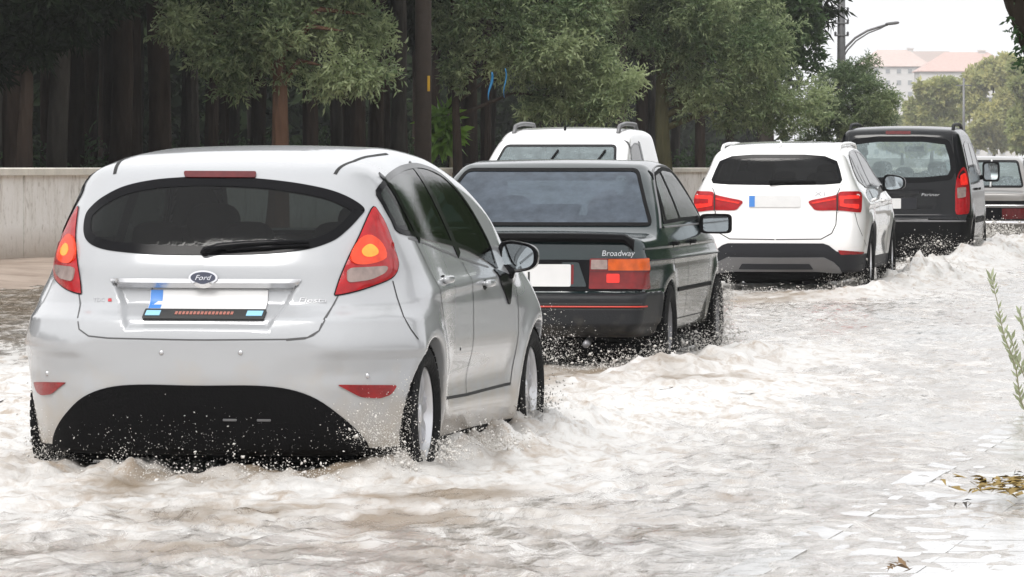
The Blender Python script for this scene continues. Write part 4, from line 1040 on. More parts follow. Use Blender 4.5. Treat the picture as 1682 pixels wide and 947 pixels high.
def build_old_saloon():
    Wp = spl([(-1.0, .76), (-.6, .80), (0, .815), (1.5, .815), (2.4, .80), (3.1, .72)])
    S = spl([(.15, .90), (.4, .97), (.65, 1.0), (.85, .985), (.95, .94), (1.1, .87), (1.3, .78), (1.45, .70)])
    T = spl([(-1.0, .85), (-.80, .87), (-.30, .885), (-.2, .92), (.1, 1.19), (.32, 1.345), (.5, 1.385), (1.0, 1.40), (1.4, 1.38), (1.6, 1.32), (2.1, .96), (2.2, .93), (3.1, .85), (3.3, .75)])
    Rr = spl([(.1, -.8), (.3, -.90), (.5, -.93), (.9, -.93), (1.0, -.90), (1.6, -.3)]); Rx = spl([(0, 0), (.6, .01), (.75, .04), (.9, .2)])
    Ff = spl([(.1, 3.0), (.4, 3.15), (.85, 3.15), (1.5, 2.9)]); Fx = spl([(0, 0), (.6, -.03), (.9, -.2)])
    f = make_f(Wp, S, T, Rr, Rx, Ff, Fx, .24, [(0, .29), (2.42, .29)], .315, crown=.018, ks=.07, ke=.06, flare=.008)
    c = Car('vintage_car', 'old cream saloon with chrome trim at the right edge, farthest along the flooded road', 'car', 'cars driving through the flood water',
            (gx(1606, 77) + .12, 77.9, 0), R(7.5), f, (-.95, -1.1, .14), (.95, 3.3, 1.5), .028)
    c.mid = 1.2
    rwin = rnd([(-.66, .925), (.66, .925), (.56, 1.335), (-.56, 1.335)], .06)
    dlo = rnd([(.02, .99), (.30, 1.28), (.5, 1.33), (1.4, 1.33), (1.6, 1.25), (2.0, .985)], .05); wsc = rnd([(-.62, .99), (.62, .99), (.53, 1.31), (-.53, 1.31)], .06)
    holes = [('rear', inset(dense_in(rwin), .02)), ('front', inset(wsc, .02))]
    side_glass(c, dlo, M['glass_side'], [((.86, 1.0), (.82, 1.32), .07)], holes, M['skid'])
    sp = [('boot_lid', lambda C, N: (C[:, 1] < -.28) & (np.abs(C[:, 0]) < .66) & (C[:, 2] > .42), None, M['beige']),
          ('wheel_well', lambda C, N: sum((((C[:, 1] - yw) ** 2 + (C[:, 2] - .29) ** 2 < .312 ** 2)) for yw in (0, 2.42)) > 0, None, M['plastic'])]
    ob = c.body(M['beige'], sp, holes); bt = ob['boot_lid']
    c.lining(M['trim'], [(a, inset(b, -.02)) for a, b in holes], res=.06)
    w = c.panel('rear_window', rwin, 'rear', M['glass_teal'], None, off=.002); c.ring('window_seal', rwin, 'rear', M['gloss_black'], w, w=.03, off=.006)
    c.panel('windscreen', wsc, 'front', M['glass_clear'], None, off=.003)
    b = MB(); P0, N0 = c.at((.16, .93), 'rear'); P1, N1 = c.at((.16, 1.33), 'rear'); b.tube([Vector(P0) + Vector(N0) * .01, Vector(P1) + Vector(N1) * .01], .014, 6); b.build('window_divider', M['white'], w)
    c.ribbon('boot_trim', [(-.76, .665), (.76, .665)], 'rear', M['chrome'], bt, w=.02, raised=.01)
    c.panel('rear_panel', rnd([(-.74, .45), (.74, .45), (.74, .635), (-.74, .635)], .02), 'rear', M['gloss_black'], bt, off=.006, skirt=.02)
    c.panel('boot_stripe', rnd([(-.74, .685), (.74, .685), (.74, .735), (-.74, .735)], .01), 'rear', M['gloss_black'], bt, off=.006, skirt=.02)
    L = c.panel('tail_light', rnd([(.36, .465), (.74, .465), (.74, .62), (.36, .62)], .02), 'rear', M['lens_dull'], None, off=.015, skirt=.03); mir(L, c.root)
    b = MB(); b.box((0, -.97, .41), (1.66, .10, .05), bev=.02); b.build('rear_bumper', M['chrome'], c.root)
    P, _ = c.at((1.75, .97), 'side')
    for s_ in (1, -1): mirror_part(c, (s_ * (P[0] + .08), 1.75, 1.0), (.18, .09, .11), M['plastic'], M['mirror'], (s_ * (P[0] - .03), 1.78, .98), s_, square=True)
    c.arch(M['beige'], 0, .29, .315); c.arch(M['beige'], 2.42, .29, .315)
    for x in (-.70, .70):
        for y in (0, 2.42): wheel(c, x, y, .29, .29, .16, .185, M['tyre'], M['steel_rim'], M['disc'], style='steel')
    seats(c, M['seat'], [(.25, 'bench'), (1.1, 'front')], .32, zt=.96, head=1.0, dash=1.85)
    underbody(c, -.75, 2.7, .58, .17)
    return c
# ------------------------------------------------------------------ light and sky: thin bright overcast
SUN_EL, SUN_AZ = 52., 205.                     # from behind the camera, a little to the left
world = bpy.data.worlds.new('World'); scene.world = world; world.use_nodes = True
nt = world.node_tree; bg = nt.nodes['Background']
sky = nt.nodes.new('ShaderNodeTexSky'); sky.sky_type = 'NISHITA'; sky.sun_disc = False
sky.sun_elevation = R(SUN_EL); sky.sun_rotation = R(SUN_AZ); sky.air_density = 1.0; sky.dust_density = 4.0; sky.ozone_density = 1.0
hs = nt.nodes.new('ShaderNodeHueSaturation'); hs.inputs['Saturation'].default_value = .12
nt.links.new(sky.outputs[0], hs.inputs['Color']); bg.inputs[1].default_value = .14
# a closed layer of rain cloud in front of that sky, hardly brighter in one place than another
wtc = nt.nodes.new('ShaderNodeTexCoord'); wn = nt.nodes.new('ShaderNodeTexNoise'); wn.inputs['Scale'].default_value = 2.2; wn.inputs['Detail'].default_value = 5; nt.links.new(wtc.outputs['Generated'], wn.inputs['Vector'])
wr = nt.nodes.new('ShaderNodeValToRGB'); wr.color_ramp.elements[0].position = .3; wr.color_ramp.elements[1].position = .7; wr.color_ramp.elements[0].color = (.90, .91, .94, 1); wr.color_ramp.elements[1].color = (1, 1, 1, 1)
nt.links.new(wn.outputs['Fac'], wr.inputs[0])
wm = nt.nodes.new('ShaderNodeVectorMath'); wm.operation = 'SCALE'; wm.inputs['Scale'].default_value = 6.2; nt.links.new(wr.outputs[0], wm.inputs[0])
wx = nt.nodes.new('ShaderNodeMix'); wx.data_type = 'RGBA'; wx.inputs[0].default_value = .90; nt.links.new(hs.outputs[0], wx.inputs[6]); nt.links.new(wm.outputs[0], wx.inputs[7]); nt.links.new(wx.outputs[2], bg.inputs[0])
sl = bpy.data.lights.new('sun', 'SUN'); sl.energy = 1.5; sl.angle = R(25); sl.color = (1, .97, .93)
so = bpy.data.objects.new('sun', sl); COL.objects.link(so)
a, e = R(SUN_AZ), R(SUN_EL); d = Vector((math.sin(a) * math.cos(e), math.cos(a) * math.cos(e), math.sin(e)))
so.rotation_euler = d.to_track_quat('Z', 'Y').to_euler(); so.location = d * 60
vs = scene.view_settings; vs.view_transform = 'Standard'; vs.look = 'None'; vs.gamma = 1; vs.use_curve_mapping = False; vs.exposure = .72
scene.cycles.transparent_max_bounces = 24; scene.cycles.max_bounces = 8; scene.cycles.volume_bounces = 0
scene.cycles.caustics_reflective = False; scene.cycles.caustics_refractive = False

def Xr(n, Y): return n + SL * Y               # n metres to the side of the line through the camera along the road

# ------------------------------------------------------------------ ground, road, verge, pavement
N_KERB_L, N_KERB_R, N_WALL = -14.75, -2.70, -19.1
def ground_mat(name, c0, c1, scale, rough, bump=.3, bscale=3.):
    m, nt, b = nodes_of(name); N = nt.nodes.new; L = nt.links.new; sock(b, rough=rough)
    tc = N('ShaderNodeTexCoord'); n = N('ShaderNodeTexNoise'); n.inputs['Scale'].default_value = scale; n.inputs['Detail'].default_value = 9; n.inputs['Roughness'].default_value = .65
    L(tc.outputs['Object'], n.inputs['Vector']); cr = N('ShaderNodeValToRGB'); cr.color_ramp.elements[0].position = .35; cr.color_ramp.elements[1].position = .68
    cr.color_ramp.elements[0].color = (*c0, 1); cr.color_ramp.elements[1].color = (*c1, 1); L(n.outputs['Fac'], cr.inputs[0]); L(cr.outputs[0], b.inputs['Base Color'])
    n2 = N('ShaderNodeTexNoise'); n2.inputs['Scale'].default_value = bscale; n2.inputs['Detail'].default_value = 10; L(tc.outputs['Object'], n2.inputs['Vector'])
    bp = N('ShaderNodeBump'); bp.inputs['Strength'].default_value = bump; bp.inputs['Distance'].default_value = .05; L(n2.outputs['Fac'], bp.inputs['Height']); L(bp.outputs[0], b.inputs['Normal'])
    return m
g = MB(); g.add([(-900, -80, -.16), (900, -80, -.16), (900, 1600, -.16), (-900, 1600, -.16)], [(0, 1, 2, 3)])
tag(g.build('ground', ground_mat('soil', (.05, .04, .03), (.11, .09, .065), .6, .9)), kind='structure')
def strip(name, n0, n1, y0, y1, z, m, dz=.0):
    g = MB(); g.add([(Xr(n0, y0), y0, z), (Xr(n1, y0), y0, z + dz), (Xr(n1, y1), y1, z + dz), (Xr(n0, y1), y1, z)], [(0, 1, 2, 3)])
    return tag(g.build(name, m, smooth=False), kind='structure')
strip('road', N_KERB_L, N_KERB_R, 5, 420, -.10, ground_mat('asphalt', (.04, .04, .04), (.07, .07, .07), 4, .6))
# verge of wet soil between the wall and the flooded road, uneven
ys = np.arange(4, 190, .6); ns = np.linspace(N_WALL - 2, N_KERB_L + 1.2, 34)
YY, NN = np.meshgrid(ys, ns); t = (NN - N_WALL) / (N_KERB_L - N_WALL)
ZZ = .115 - .13 * sstep(.45, 1.15, t) + .045 * fbm(NN * .9, YY * .5, 3.1, 4) - .00022 * (YY - 60)
V = np.stack([(NN + SL * YY).ravel(), YY.ravel(), ZZ.ravel()], 1); nr, nc = YY.shape
idx = np.arange(nr * nc).reshape(nr, nc); F = np.stack([idx[:-1, :-1], idx[1:, :-1], idx[1:, 1:], idx[:-1, 1:]], -1).reshape(-1, 4)
tag(meshobj('dirt_verge', V, F[:, ::-1], ground_mat('wet_soil', (.24, .18, .14), (.42, .34, .28), 1.4, .55, .5, 6)), kind='structure')

# pavement slabs and kerb stones on the right
def slab_mat():
    m, nt, b = nodes_of('wet_paving'); N = nt.nodes.new; L = nt.links.new; sock(b, rough=.16, spec=.6)
    tc = N('ShaderNodeTexCoord'); n = N('ShaderNodeTexNoise'); n.inputs['Scale'].default_value = 2.2; n.inputs['Detail'].default_value = 9; n.inputs['Roughness'].default_value = .7
    mp = N('ShaderNodeMapping'); mp.inputs['Scale'].default_value = (1, .45, 1); L(tc.outputs['Object'], mp.inputs[0]); L(mp.outputs[0], n.inputs['Vector'])
    cr = N('ShaderNodeValToRGB'); cr.color_ramp.elements[0].position = .38; cr.color_ramp.elements[1].position = .60
    cr.color_ramp.elements[0].color = (.34, .33, .32, 1); cr.color_ramp.elements[1].color = (.56, .56, .56, 1); L(n.outputs['Fac'], cr.inputs[0]); L(cr.outputs[0], b.inputs['Base Color'])
    n2 = N('ShaderNodeTexNoise'); n2.inputs['Scale'].default_value = 9; n2.inputs['Detail'].default_value = 6; L(mp.outputs[0], n2.inputs['Vector'])
    bp = N('ShaderNodeBump'); bp.inputs['Strength'].default_value = .12; bp.inputs['Distance'].default_value = .03; L(n2.outputs['Fac'], bp.inputs['Height']); L(bp.outputs[0], b.inputs['Normal'])
    return m
SLAB = slab_mat(); JOINT = mat('joint_mortar', (.46, .455, .45), .3)
def slabs(name, n0, n1, y0, y1, dn, dy, z, gap, m):
    """rows of separate slabs in one sheet of paving, each a little off level"""
    b = MB(); cs = math.cos(TH)
    for n in np.arange(n0, n1 - .01, dn):
        for k, y in enumerate(np.arange(y0, y1, dy)):
            q = [random.uniform(-.0015, .0015) for _ in range(4)]; h = z + random.uniform(-.002, .002)
            c = [(Xr(n + gap, y + gap), y + gap, h + q[0]), (Xr(n + dn - gap, y + gap), y + gap, h + q[1]), (Xr(n + dn - gap, y + dy - gap), y + dy - gap, h + q[2]), (Xr(n + gap, y + dy - gap), y + dy - gap, h + q[3])]
            lo = [(p[0], p[1], z - .05) for p in c]
            b.add(c + lo, [(0, 1, 2, 3), (0, 4, 5, 1), (1, 5, 6, 2), (2, 6, 7, 3), (3, 7, 4, 0)])
    return b
b = slabs('pavement', N_KERB_R + .152, 4.2, 14, 60, .5, .5, .030, .0010, SLAB); b.add([(Xr(N_KERB_R, 14), 14, .0255), (Xr(4.2, 14), 14, .0255), (Xr(4.2, 60), 60, .0255), (Xr(N_KERB_R, 60), 60, .0255)], [(0, 1, 2, 3)], 1)
tag(b.build('pavement', [SLAB, JOINT], smooth=False), kind='structure')
b = slabs('kerb', N_KERB_R, N_KERB_R + .15, 14, 60, .15, .9, .034, .0015, SLAB)
tag(b.build('kerb', SLAB, smooth=False), kind='structure')

# ------------------------------------------------------------------ flood water: a real wave surface with wakes and foam thrown up by the wheels
# (photo x, photo y of the foot, height, radius across, radius along)
MOUNDS = [(640, 792, .14, .19, .5), (585, 800, .07, .22, .5), (20, 650, .03, 1.1, 3.), (10, 720, .03, .7, 2.), (500, 806, .045, .30, .5), (400, 806, .04, .3, .5), (215, 803, .12, .14, .4), (170, 800, .07, .15, .5), (75, 800, .09, .16, .5),
          (30, 800, .10, .25, .7), (735, 775, .15, .20, .5), (800, 765, .15, .32, .6), (870, 740, .18, .28, .6), (930, 715, .12, .30, .8), (915, 690, .10, .4, 1.), (990, 690, .05, .5, 1.2), (790, 735, .10, .2, .6),
          (955, 645, .06, .3, 1.), (1070, 634, .13, .34, .9), (1030, 640, .08, .3, .8), (1125, 624, .13, .34, .8), (1185, 613, .13, .28, .9), (1230, 600, .10, .4, 1.4), (1120, 650, .06, .5, 1.5),
          (1400, 492, .10, .25, 1.), (1440, 490, .13, .28, 1.2), (1480, 478, .16, .30, 1.3), (1520, 470, .28, .33, 1.4), (1560, 462, .22, .35, 1.5), (1350, 492, .06, .4, 1.),
          (1585, 446, .18, .4, 1.5), (1620, 436, .28, .5, 2.), (1655, 424, .30, .5, 2.), (1682, 422, .30, .6, 2.), (1640, 422, .26, .4, 1.6), (1710, 423, .30, .7, 2), (1610, 428, .22, .4, 1.8),
          (1500, 450, .10, .5, 1.5)]
MW = []
for (px, py, h, ra, rl) in MOUNDS:
    Y = CAMH * FPX / (py - HORIZ); MW.append((gx(px, Y), Y, h, ra, rl))
CARPOS = [(-1.225, 23.02, .89, -.8, 3.3), (.215, 34.7, .86, -.95, 3.2), (2.80, 53.24, .9, -.95, 3.5), (5.06, 66.9, .9, -.8, 3.6)]
def water_h(X, Y):
    n = X - SL * Y
    k = np.clip(25. / Y, .25, 1.2)
    big = .014 * fbm(X * 1.1, Y * .55, .3, 3); mid = .020 * noise3(X * 3.4 + 2 * noise3(X, Y * .5, 5.), Y * 1.6, 1.7)
    rid = 1 - np.abs(noise3(X * 5.5, Y * 2.3, 8.1)) * 2.2; rip = .020 * np.clip(rid, 0, 1) ** 2
    fine = .010 * fbm(X * 12, Y * 5, 2.2, 3)
    foam = np.zeros_like(X); bump = np.zeros_like(X)
    for (mx, my, h, ra, rl) in MW:
        dx = (X - mx - SL * (Y - my)) / ra; dy = (Y - my) / rl; r2 = dx * dx + dy * dy; g = np.exp(-r2 * .9)
        bump = np.maximum(bump, 1.15 * h * g); foam = np.maximum(foam, np.exp(-r2 * .35))
    # broken wake behind and beside each car
    for (cx, cy, hw, y0, y1) in CARPOS:
        dn = np.abs(X - cx - SL * (Y - cy)) / (hw + .35); al = Y - cy
        w = np.exp(-np.clip(dn - .9, 0, 9) ** 2 * 3) * sstep(-5.5, -.5, al) * sstep(y1 + 1, y1 - 1, al); foam = np.maximum(foam, .55 * w)
    rag = .58 + .75 * np.abs(fbm(X * 5.0, Y * 2.6, 4.4, 4, .55)) + .4 * fbm(X * 2.2, Y * 1.3, 9.9, 2)
    rough = foam * (.032 * fbm(X * 7, Y * 3.5, 6.6, 5, .66))
    side = sstep(N_KERB_R - .9, N_KERB_R + .1, n)                    # flattens to a film over the kerb
    z = .030 - .010 * sstep(N_KERB_R, N_KERB_R + 1.2, n) + ((big + mid) * (1 - .5 * sstep(-6.2, -3.8, n)) + rip + fine) * (1 - .62 * side) + bump * rag + rough
    return z, foam
def water_sheet(name, y0, y1, dy, dx, nl, nr_):
    ys = np.arange(y0, y1 + dy / 2, dy); ns = np.arange(nl, nr_ + dx / 2, dx)
    NN, YY = np.meshgrid(ns, ys); XX = NN + SL * YY
    Z, foam = water_h(XX, YY)
    V = np.stack([XX.ravel(), YY.ravel(), Z.ravel()], 1); r, c = YY.shape; idx = np.arange(r * c).reshape(r, c)
    F = np.stack([idx[:-1, :-1], idx[:-1, 1:], idx[1:, 1:], idx[1:, :-1]], -1).reshape(-1, 4)
    return V, F, foam.ravel()
def water_mat():
    """silty water that mirrors the sky at a low angle; froth where it is stirred; mud where the wheels dig it up"""
    m, nt, b = nodes_of('flood_water'); N = nt.nodes.new; L = nt.links.new
    tc = N('ShaderNodeTexCoord'); at = N('ShaderNodeAttribute'); at.attribute_name = 'foam'; a2 = N('ShaderNodeAttribute'); a2.attribute_name = 'silt'
    mp = N('ShaderNodeMapping'); mp.inputs['Scale'].default_value = (1, .35, 1); L(tc.outputs['Object'], mp.inputs[0])
    def noise(sc, det, ro, di):
        n = N('ShaderNodeTexNoise'); n.inputs['Scale'].default_value = sc; n.inputs['Detail'].default_value = det; n.inputs['Roughness'].default_value = ro; n.inputs['Distortion'].default_value = di; L(mp.outputs[0], n.inputs['Vector']); return n.outputs['Fac']
    def ramp(x, stops):
        cr = N('ShaderNodeValToRGB'); e = cr.color_ramp.elements; e[0].position, e[0].color = stops[0][0], (*stops[0][1], 1); e[1].position, e[1].color = stops[-1][0], (*stops[-1][1], 1)
        for q in stops[1:-1]: k = e.new(q[0]); k.color = (*q[1], 1)
        L(x, cr.inputs[0]); return cr.outputs[0]
    def mix(f, a_, b_):
        mx = N('ShaderNodeMix'); mx.data_type = 'RGBA'; L(f, mx.inputs[0])
        for v, k in ((a_, 6), (b_, 7)):
            if isinstance(v, tuple): mx.inputs[k].default_value = (*v, 1)
            else: L(v, mx.inputs[k])
        return mx.outputs[2]
    silty = ramp(noise(.9, 9, .65, .5), [(.34, (.19, .15, .11)), (.50, (.27, .24, .205)), (.64, (.31, .295, .275))])
    froth = ramp(noise(6, 10, .7, 1.2), [(.34, (.36, .30, .245)), (.52, (.60, .59, .575))])
    # froth cover: broken streaks everywhere, closed near the wheels
    st = noise(2.6, 10, .72, 1.6); ad = N('ShaderNodeMath'); ad.operation = 'MULTIPLY_ADD'; L(at.outputs['Fac'], ad.inputs[0]); ad.inputs[1].default_value = .42; L(st, ad.inputs[2])
    cov = ramp(ad.outputs[0], [(.47, (0, 0, 0)), (.62, (.8, .8, .8)), (.76, (1, 1, 1))])
    col = mix(cov, silty, froth)
    col = mix(a2.outputs['Fac'], col, (.20, .15, .10))
    L(col, b.inputs['Base Color'])
    mr = N('ShaderNodeMapRange'); L(cov, mr.inputs[0]); mr.inputs[3].default_value = .07; mr.inputs[4].default_value = .42; L(mr.outputs[0], b.inputs['Roughness'])
    sock(b, spec=.5, ior=1.34)
    n3 = noise(15, 7, .6, .8); bp = N('ShaderNodeBump'); bp.inputs['Strength'].default_value = .5; bp.inputs['Distance'].default_value = .02; L(n3, bp.inputs['Height']); L(bp.outputs[0], b.inputs['Normal'])
    return m
MUD = [(150, 785, .32, .9), (480, 788, .55, 1.0), (785, 765, .28, .8), (965, 628, .6, 2.0), (560, 800, .3, .5), (250, 815, .3, .5), (740, 830, .35, .5), (1130, 640, .3, .8), (1250, 500, .5, 1.5), (420, 860, .4, .5), (20, 785, .4, 1.2), (1335, 489, .6, 1.5), (830, 700, .25, .8), (640, 870, .5, .6), (1200, 832, .14, .25), (1120, 890, .25, .3), (300, 920, .5, .4), (980, 850, .2, .3), (900, 640, .4, 1.5)]
parts = [water_sheet('w', 15.0, 30, .035, .022, -8.6, N_KERB_R + 1.3), water_sheet('w', 30, 60, .09, .04, -12, N_KERB_R + .35), water_sheet('w', 60, 130, .22, .08, N_KERB_L - .9, N_KERB_R + .35), water_sheet('w', 130, 420, 1.2, .4, N_KERB_L - .9, N_KERB_R + .35),
         water_sheet('w', 30, 60, .09, .06, N_KERB_L - .9, -12), water_sheet('w', 15, 30, .2, .1, N_KERB_L - .9, -8.6)]
Vs, Fs, fo = [], [], []; off = 0
for V, F, f_ in parts: Vs.append(V); Fs.append(F + off); fo.append(f_); off += len(V)
V = np.concatenate(Vs); F = np.concatenate(Fs); fo = np.concatenate(fo)
wo = meshobj('water', V, F, water_mat()); tag(wo, kind='structure')
at = wo.data.attributes.new('foam', 'FLOAT', 'POINT'); at.data.foreach_set('value', fo.astype(np.float32))
nn = V[:, 0] - SL * V[:, 1]
silt = sstep(-11.2, -13.4, nn + .8 * fbm(V[:, 0] * .8, V[:, 1] * .3, 2., 3)) * (.55 + .6 * fbm(V[:, 0] * 2.2, V[:, 1] * .8, 6., 3)) * (1 - fo)
for (px, py, ra, rl) in MUD:
    Y = CAMH * FPX / (py - HORIZ); mx = gx(px, Y); dx = (V[:, 0] - mx - SL * (V[:, 1] - Y)) / ra; dy = (V[:, 1] - Y) / rl
    k = np.exp(-(dx * dx + dy * dy)) > .02
    silt[k] = np.maximum(silt[k], np.clip(np.exp(-(dx[k] ** 2 + dy[k] ** 2)) * (.80 + 1.6 * fbm(V[k, 0] * 4, V[k, 1] * 1.8, 5.5, 4)), 0, .9))
at = wo.data.attributes.new('silt', 'FLOAT', 'POINT'); at.data.foreach_set('value', np.clip(silt, 0, 1).astype(np.float32))

# spray: drops and shreds of foam in the air, one mass per car
FOAM = mat('foam_white', (.60, .58, .55), .35, var=.08, vscale=20, spec=.6)
OCT = ([(1, 0, 0), (-1, 0, 0), (0, 1, 0), (0, -1, 0), (0, 0, 1), (0, 0, -1)], [(0, 2, 4), (2, 1, 4), (1, 3, 4), (3, 0, 4), (2, 0, 5), (1, 2, 5), (3, 1, 5), (0, 3, 5)])
def spray(clusters):
    """clusters: photo x, y of the middle, spread across and up in photo pixels, depth Y, count, drop size mm"""
    V = []; F = []
    for (px, py, sx, sy, Y, n, mm) in clusters:
        for _ in range(int(n * 4.5)):
            Yd = Y + random.gauss(0, .12); x = random.gauss(px, sx); y = py - abs(random.gauss(0, sy)) + random.gauss(0, sy * .25)
            z = gz(y, Yd)
            if z < .03: z = .03 + random.random() * .05
            r = mm * .001 * math.exp(random.gauss(-1.15, .62)); st = random.uniform(.8, 1.9); a = random.random() * 3
            b0 = len(V); ca, sa = math.cos(a), math.sin(a)
            for v in OCT[0]:
                u, w = v[0] * r * st, v[2] * r
                V.append((gx(x, Yd) + u * ca - w * sa, Yd + v[1] * r, z + u * sa + w * ca))
            F += [tuple(i + b0 for i in f) for f in OCT[1]]
    return tag(meshobj('splash', V, F, FOAM), kind='stuff')
SPRAY = [
    [(600, 725, 26, 30, 22.4, 500, 3.2), (650, 790, 22, 24, 22.5, 420, 5.5), (640, 760, 22, 30, 22.5, 350, 3.5), (215, 790, 28, 22, 22.4, 260, 4.5), (90, 760, 26, 34, 22.9, 520, 4.0), (70, 700, 14, 26, 23.0, 160, 3),
     (350, 790, 120, 18, 22.1, 350, 4.0), (500, 795, 70, 16, 22.1, 260, 4.5), (330, 740, 130, 30, 22.3, 160, 2.4), (665, 700, 10, 40, 22.6, 200, 3), (740, 755, 20, 18, 22.6, 220, 5), (800, 735, 40, 16, 23.4, 350, 5), (855, 700, 18, 34, 25.2, 420, 4.5),
     (890, 690, 18, 30, 25.6, 260, 5), (905, 600, 14, 40, 26.2, 150, 3)],
    [(1075, 600, 22, 26, 34.2, 420, 5), (1050, 610, 40, 18, 33.8, 420, 6), (1150, 590, 26, 26, 35.5, 480, 6), (1188, 560, 9, 40, 36.7, 420, 5), (1200, 590, 24, 24, 36.9, 330, 6), (980, 620, 50, 16, 33.6, 260, 5), (930, 590, 30, 26, 33.8, 160, 4), (1195, 500, 6, 26, 36.9, 160, 5)],
    [(1400, 470, 16, 18, 52.8, 330, 7), (1385, 480, 20, 14, 52.6, 260, 8), (1445, 470, 20, 16, 54.0, 260, 8), (1500, 452, 34, 12, 57.0, 420, 10), (1330, 482, 60, 6, 52.2, 260, 7), (1250, 484, 60, 6, 52.2, 160, 7)],
    [(1575, 425, 18, 14, 66.4, 420, 9), (1540, 430, 40, 14, 65.8, 260, 8), (1600, 420, 12, 22, 67.2, 330, 9), (1640, 400, 26, 14, 73, 700, 16), (1672, 385, 20, 10, 80, 500, 18), (1530, 405, 30, 10, 65.9, 120, 7)],
]
for q in SPRAY: spray(q)
# ------------------------------------------------------------------ wall, poles
def wall_mat():
    m, nt, b = nodes_of('stained_plaster'); N = nt.nodes.new; L = nt.links.new; sock(b, rough=.85)
    tc = N('ShaderNodeTexCoord'); mp = N('ShaderNodeMapping'); mp.inputs['Scale'].default_value = (1, 1, .28); L(tc.outputs['Object'], mp.inputs[0])
    n = N('ShaderNodeTexNoise'); n.inputs['Scale'].default_value = 4.5; n.inputs['Detail'].default_value = 12; n.inputs['Roughness'].default_value = .78; L(mp.outputs[0], n.inputs['Vector'])
    cr = N('ShaderNodeValToRGB'); e = cr.color_ramp.elements; e[0].position = .34; e[0].color = (.42, .39, .35, 1); e[1].position = .56; e[1].color = (.88, .87, .85, 1); q = e.new(.45); q.color = (.80, .785, .75, 1)
    L(n.outputs['Fac'], cr.inputs[0])
    n3 = N('ShaderNodeTexNoise'); n3.inputs['Scale'].default_value = 9; n3.inputs['Detail'].default_value = 6; L(tc.outputs['Object'], n3.inputs['Vector'])
    c3 = N('ShaderNodeValToRGB'); c3.color_ramp.elements[0].position = .30; c3.color_ramp.elements[0].color = (.36, .33, .28, 1); c3.color_ramp.elements[1].position = .42; c3.color_ramp.elements[1].color = (1, 1, 1, 1); L(n3.outputs['Fac'], c3.inputs[0])
    mx = N('ShaderNodeMix'); mx.data_type = 'RGBA'; mx.blend_type = 'MULTIPLY'; mx.inputs[0].default_value = .4; L(cr.outputs[0], mx.inputs[6]); L(c3.outputs[0], mx.inputs[7])
    # splashed mud near the foot
    sx = N('ShaderNodeSeparateXYZ'); L(tc.outputs['Object'], sx.inputs[0]); ad = N('ShaderNodeMath'); ad.operation = 'MULTIPLY_ADD'; L(n.outputs['Fac'], ad.inputs[0]); ad.inputs[1].default_value = -.5; L(sx.outputs['Z'], ad.inputs[2])
    mr = N('ShaderNodeMapRange'); L(ad.outputs[0], mr.inputs[0]); mr.inputs[1].default_value = -.15; mr.inputs[2].default_value = .25; mr.inputs[3].default_value = .75; mr.inputs[4].default_value = 0
    m2 = N('ShaderNodeMix'); m2.data_type = 'RGBA'; L(mr.outputs[0], m2.inputs[0]); L(mx.outputs[2], m2.inputs[6]); m2.inputs[7].default_value = (.40, .31, .23, 1); L(m2.outputs[2], b.inputs['Base Color'])
    bp = N('ShaderNodeBump'); bp.inputs['Strength'].default_value = .6; bp.inputs['Distance'].default_value = .02; L(n3.outputs['Fac'], bp.inputs['Height']); L(bp.outputs[0], b.inputs['Normal'])
    return m
WALLM = wall_mat()
wy = np.arange(6, 172, 3.0)
def wtop(Y): return CAMH - .00294 * Y
b = MB()
for i in range(len(wy) - 1):
    y0, y1 = wy[i] + .012, wy[i + 1] - .012
    V = []
    for y in (y0, y1):
        for (n, z) in ((N_WALL, -.1), (N_WALL, wtop(y) - .10), (N_WALL - .22, wtop(y) - .10), (N_WALL - .22, -.1)): V.append((Xr(n, y), y, z))
    b.add(V, [(0, 1, 5, 4), (1, 2, 6, 5), (2, 3, 7, 6), (0, 3, 2, 1), (4, 5, 6, 7)])
wl = b.build('boundary_wall', WALLM, smooth=False); tag(wl, 'low stained white plaster wall running in front of the dark wood', 'wall')
b = MB()
for i in range(len(wy) - 1):
    y0, y1 = wy[i] + .006, wy[i + 1] - .006; V = []
    for y in (y0, y1):
        h = wtop(y)
        for (n, z) in ((N_WALL + .06, h - .098), (N_WALL + .06, h - .015), (N_WALL + .03, h), (N_WALL - .25, h), (N_WALL - .28, h - .015), (N_WALL - .28, h - .098)): V.append((Xr(n, y), y, z))
    b.add(V, [(k, (k + 1) % 6, 6 + (k + 1) % 6, 6 + k) for k in range(6)] + [(5, 4, 3, 2, 1, 0), (6, 7, 8, 9, 10, 11)])
b.build('coping', mat('coping_concrete', (.72, .69, .62), .85, var=.25, vscale=2.5, bump=.4, bscale=8), wl, smooth=False)

WOOD = mat('pole_wood', (.045, .033, .025), .85, var=.35, vscale=6, bump=.5, bscale=14)
GALV = mat('grey_metal', (.16, .16, .165), .5, .4, var=.2)
CERAM = mat('insulator', (.10, .10, .11), .3)
def pole_tree(): pass
Y = 84.; up = tag(empty('utility_pole', (gx(694, Y), Y, 0)), 'thick brown wooden pole with a small yellow plate in front of the trees', 'pole')
b = MB(); b.tube([(0, 0, -.3), (.01, 0, 3), (.02, 0, 6), (.03, 0, 9.5)], [.145, .135, .125, .11], 16); b.build('pole_shaft', WOOD, up)
b = MB(); b.box((.10, -.10, gz(137, Y)), (.05, .02, .25), 0, Matrix.Rotation(.7, 3, 'Z'), bev=.005); b.build('number_plate', mat('yellow_plate', (.62, .36, .02), .5, var=.2), up)
Y = 159.; up = tag(empty('utility_pole', (gx(1382, Y), Y, 0)), 'tall grey pole with insulator bars and a curved lamp arm above the trees', 'pole')
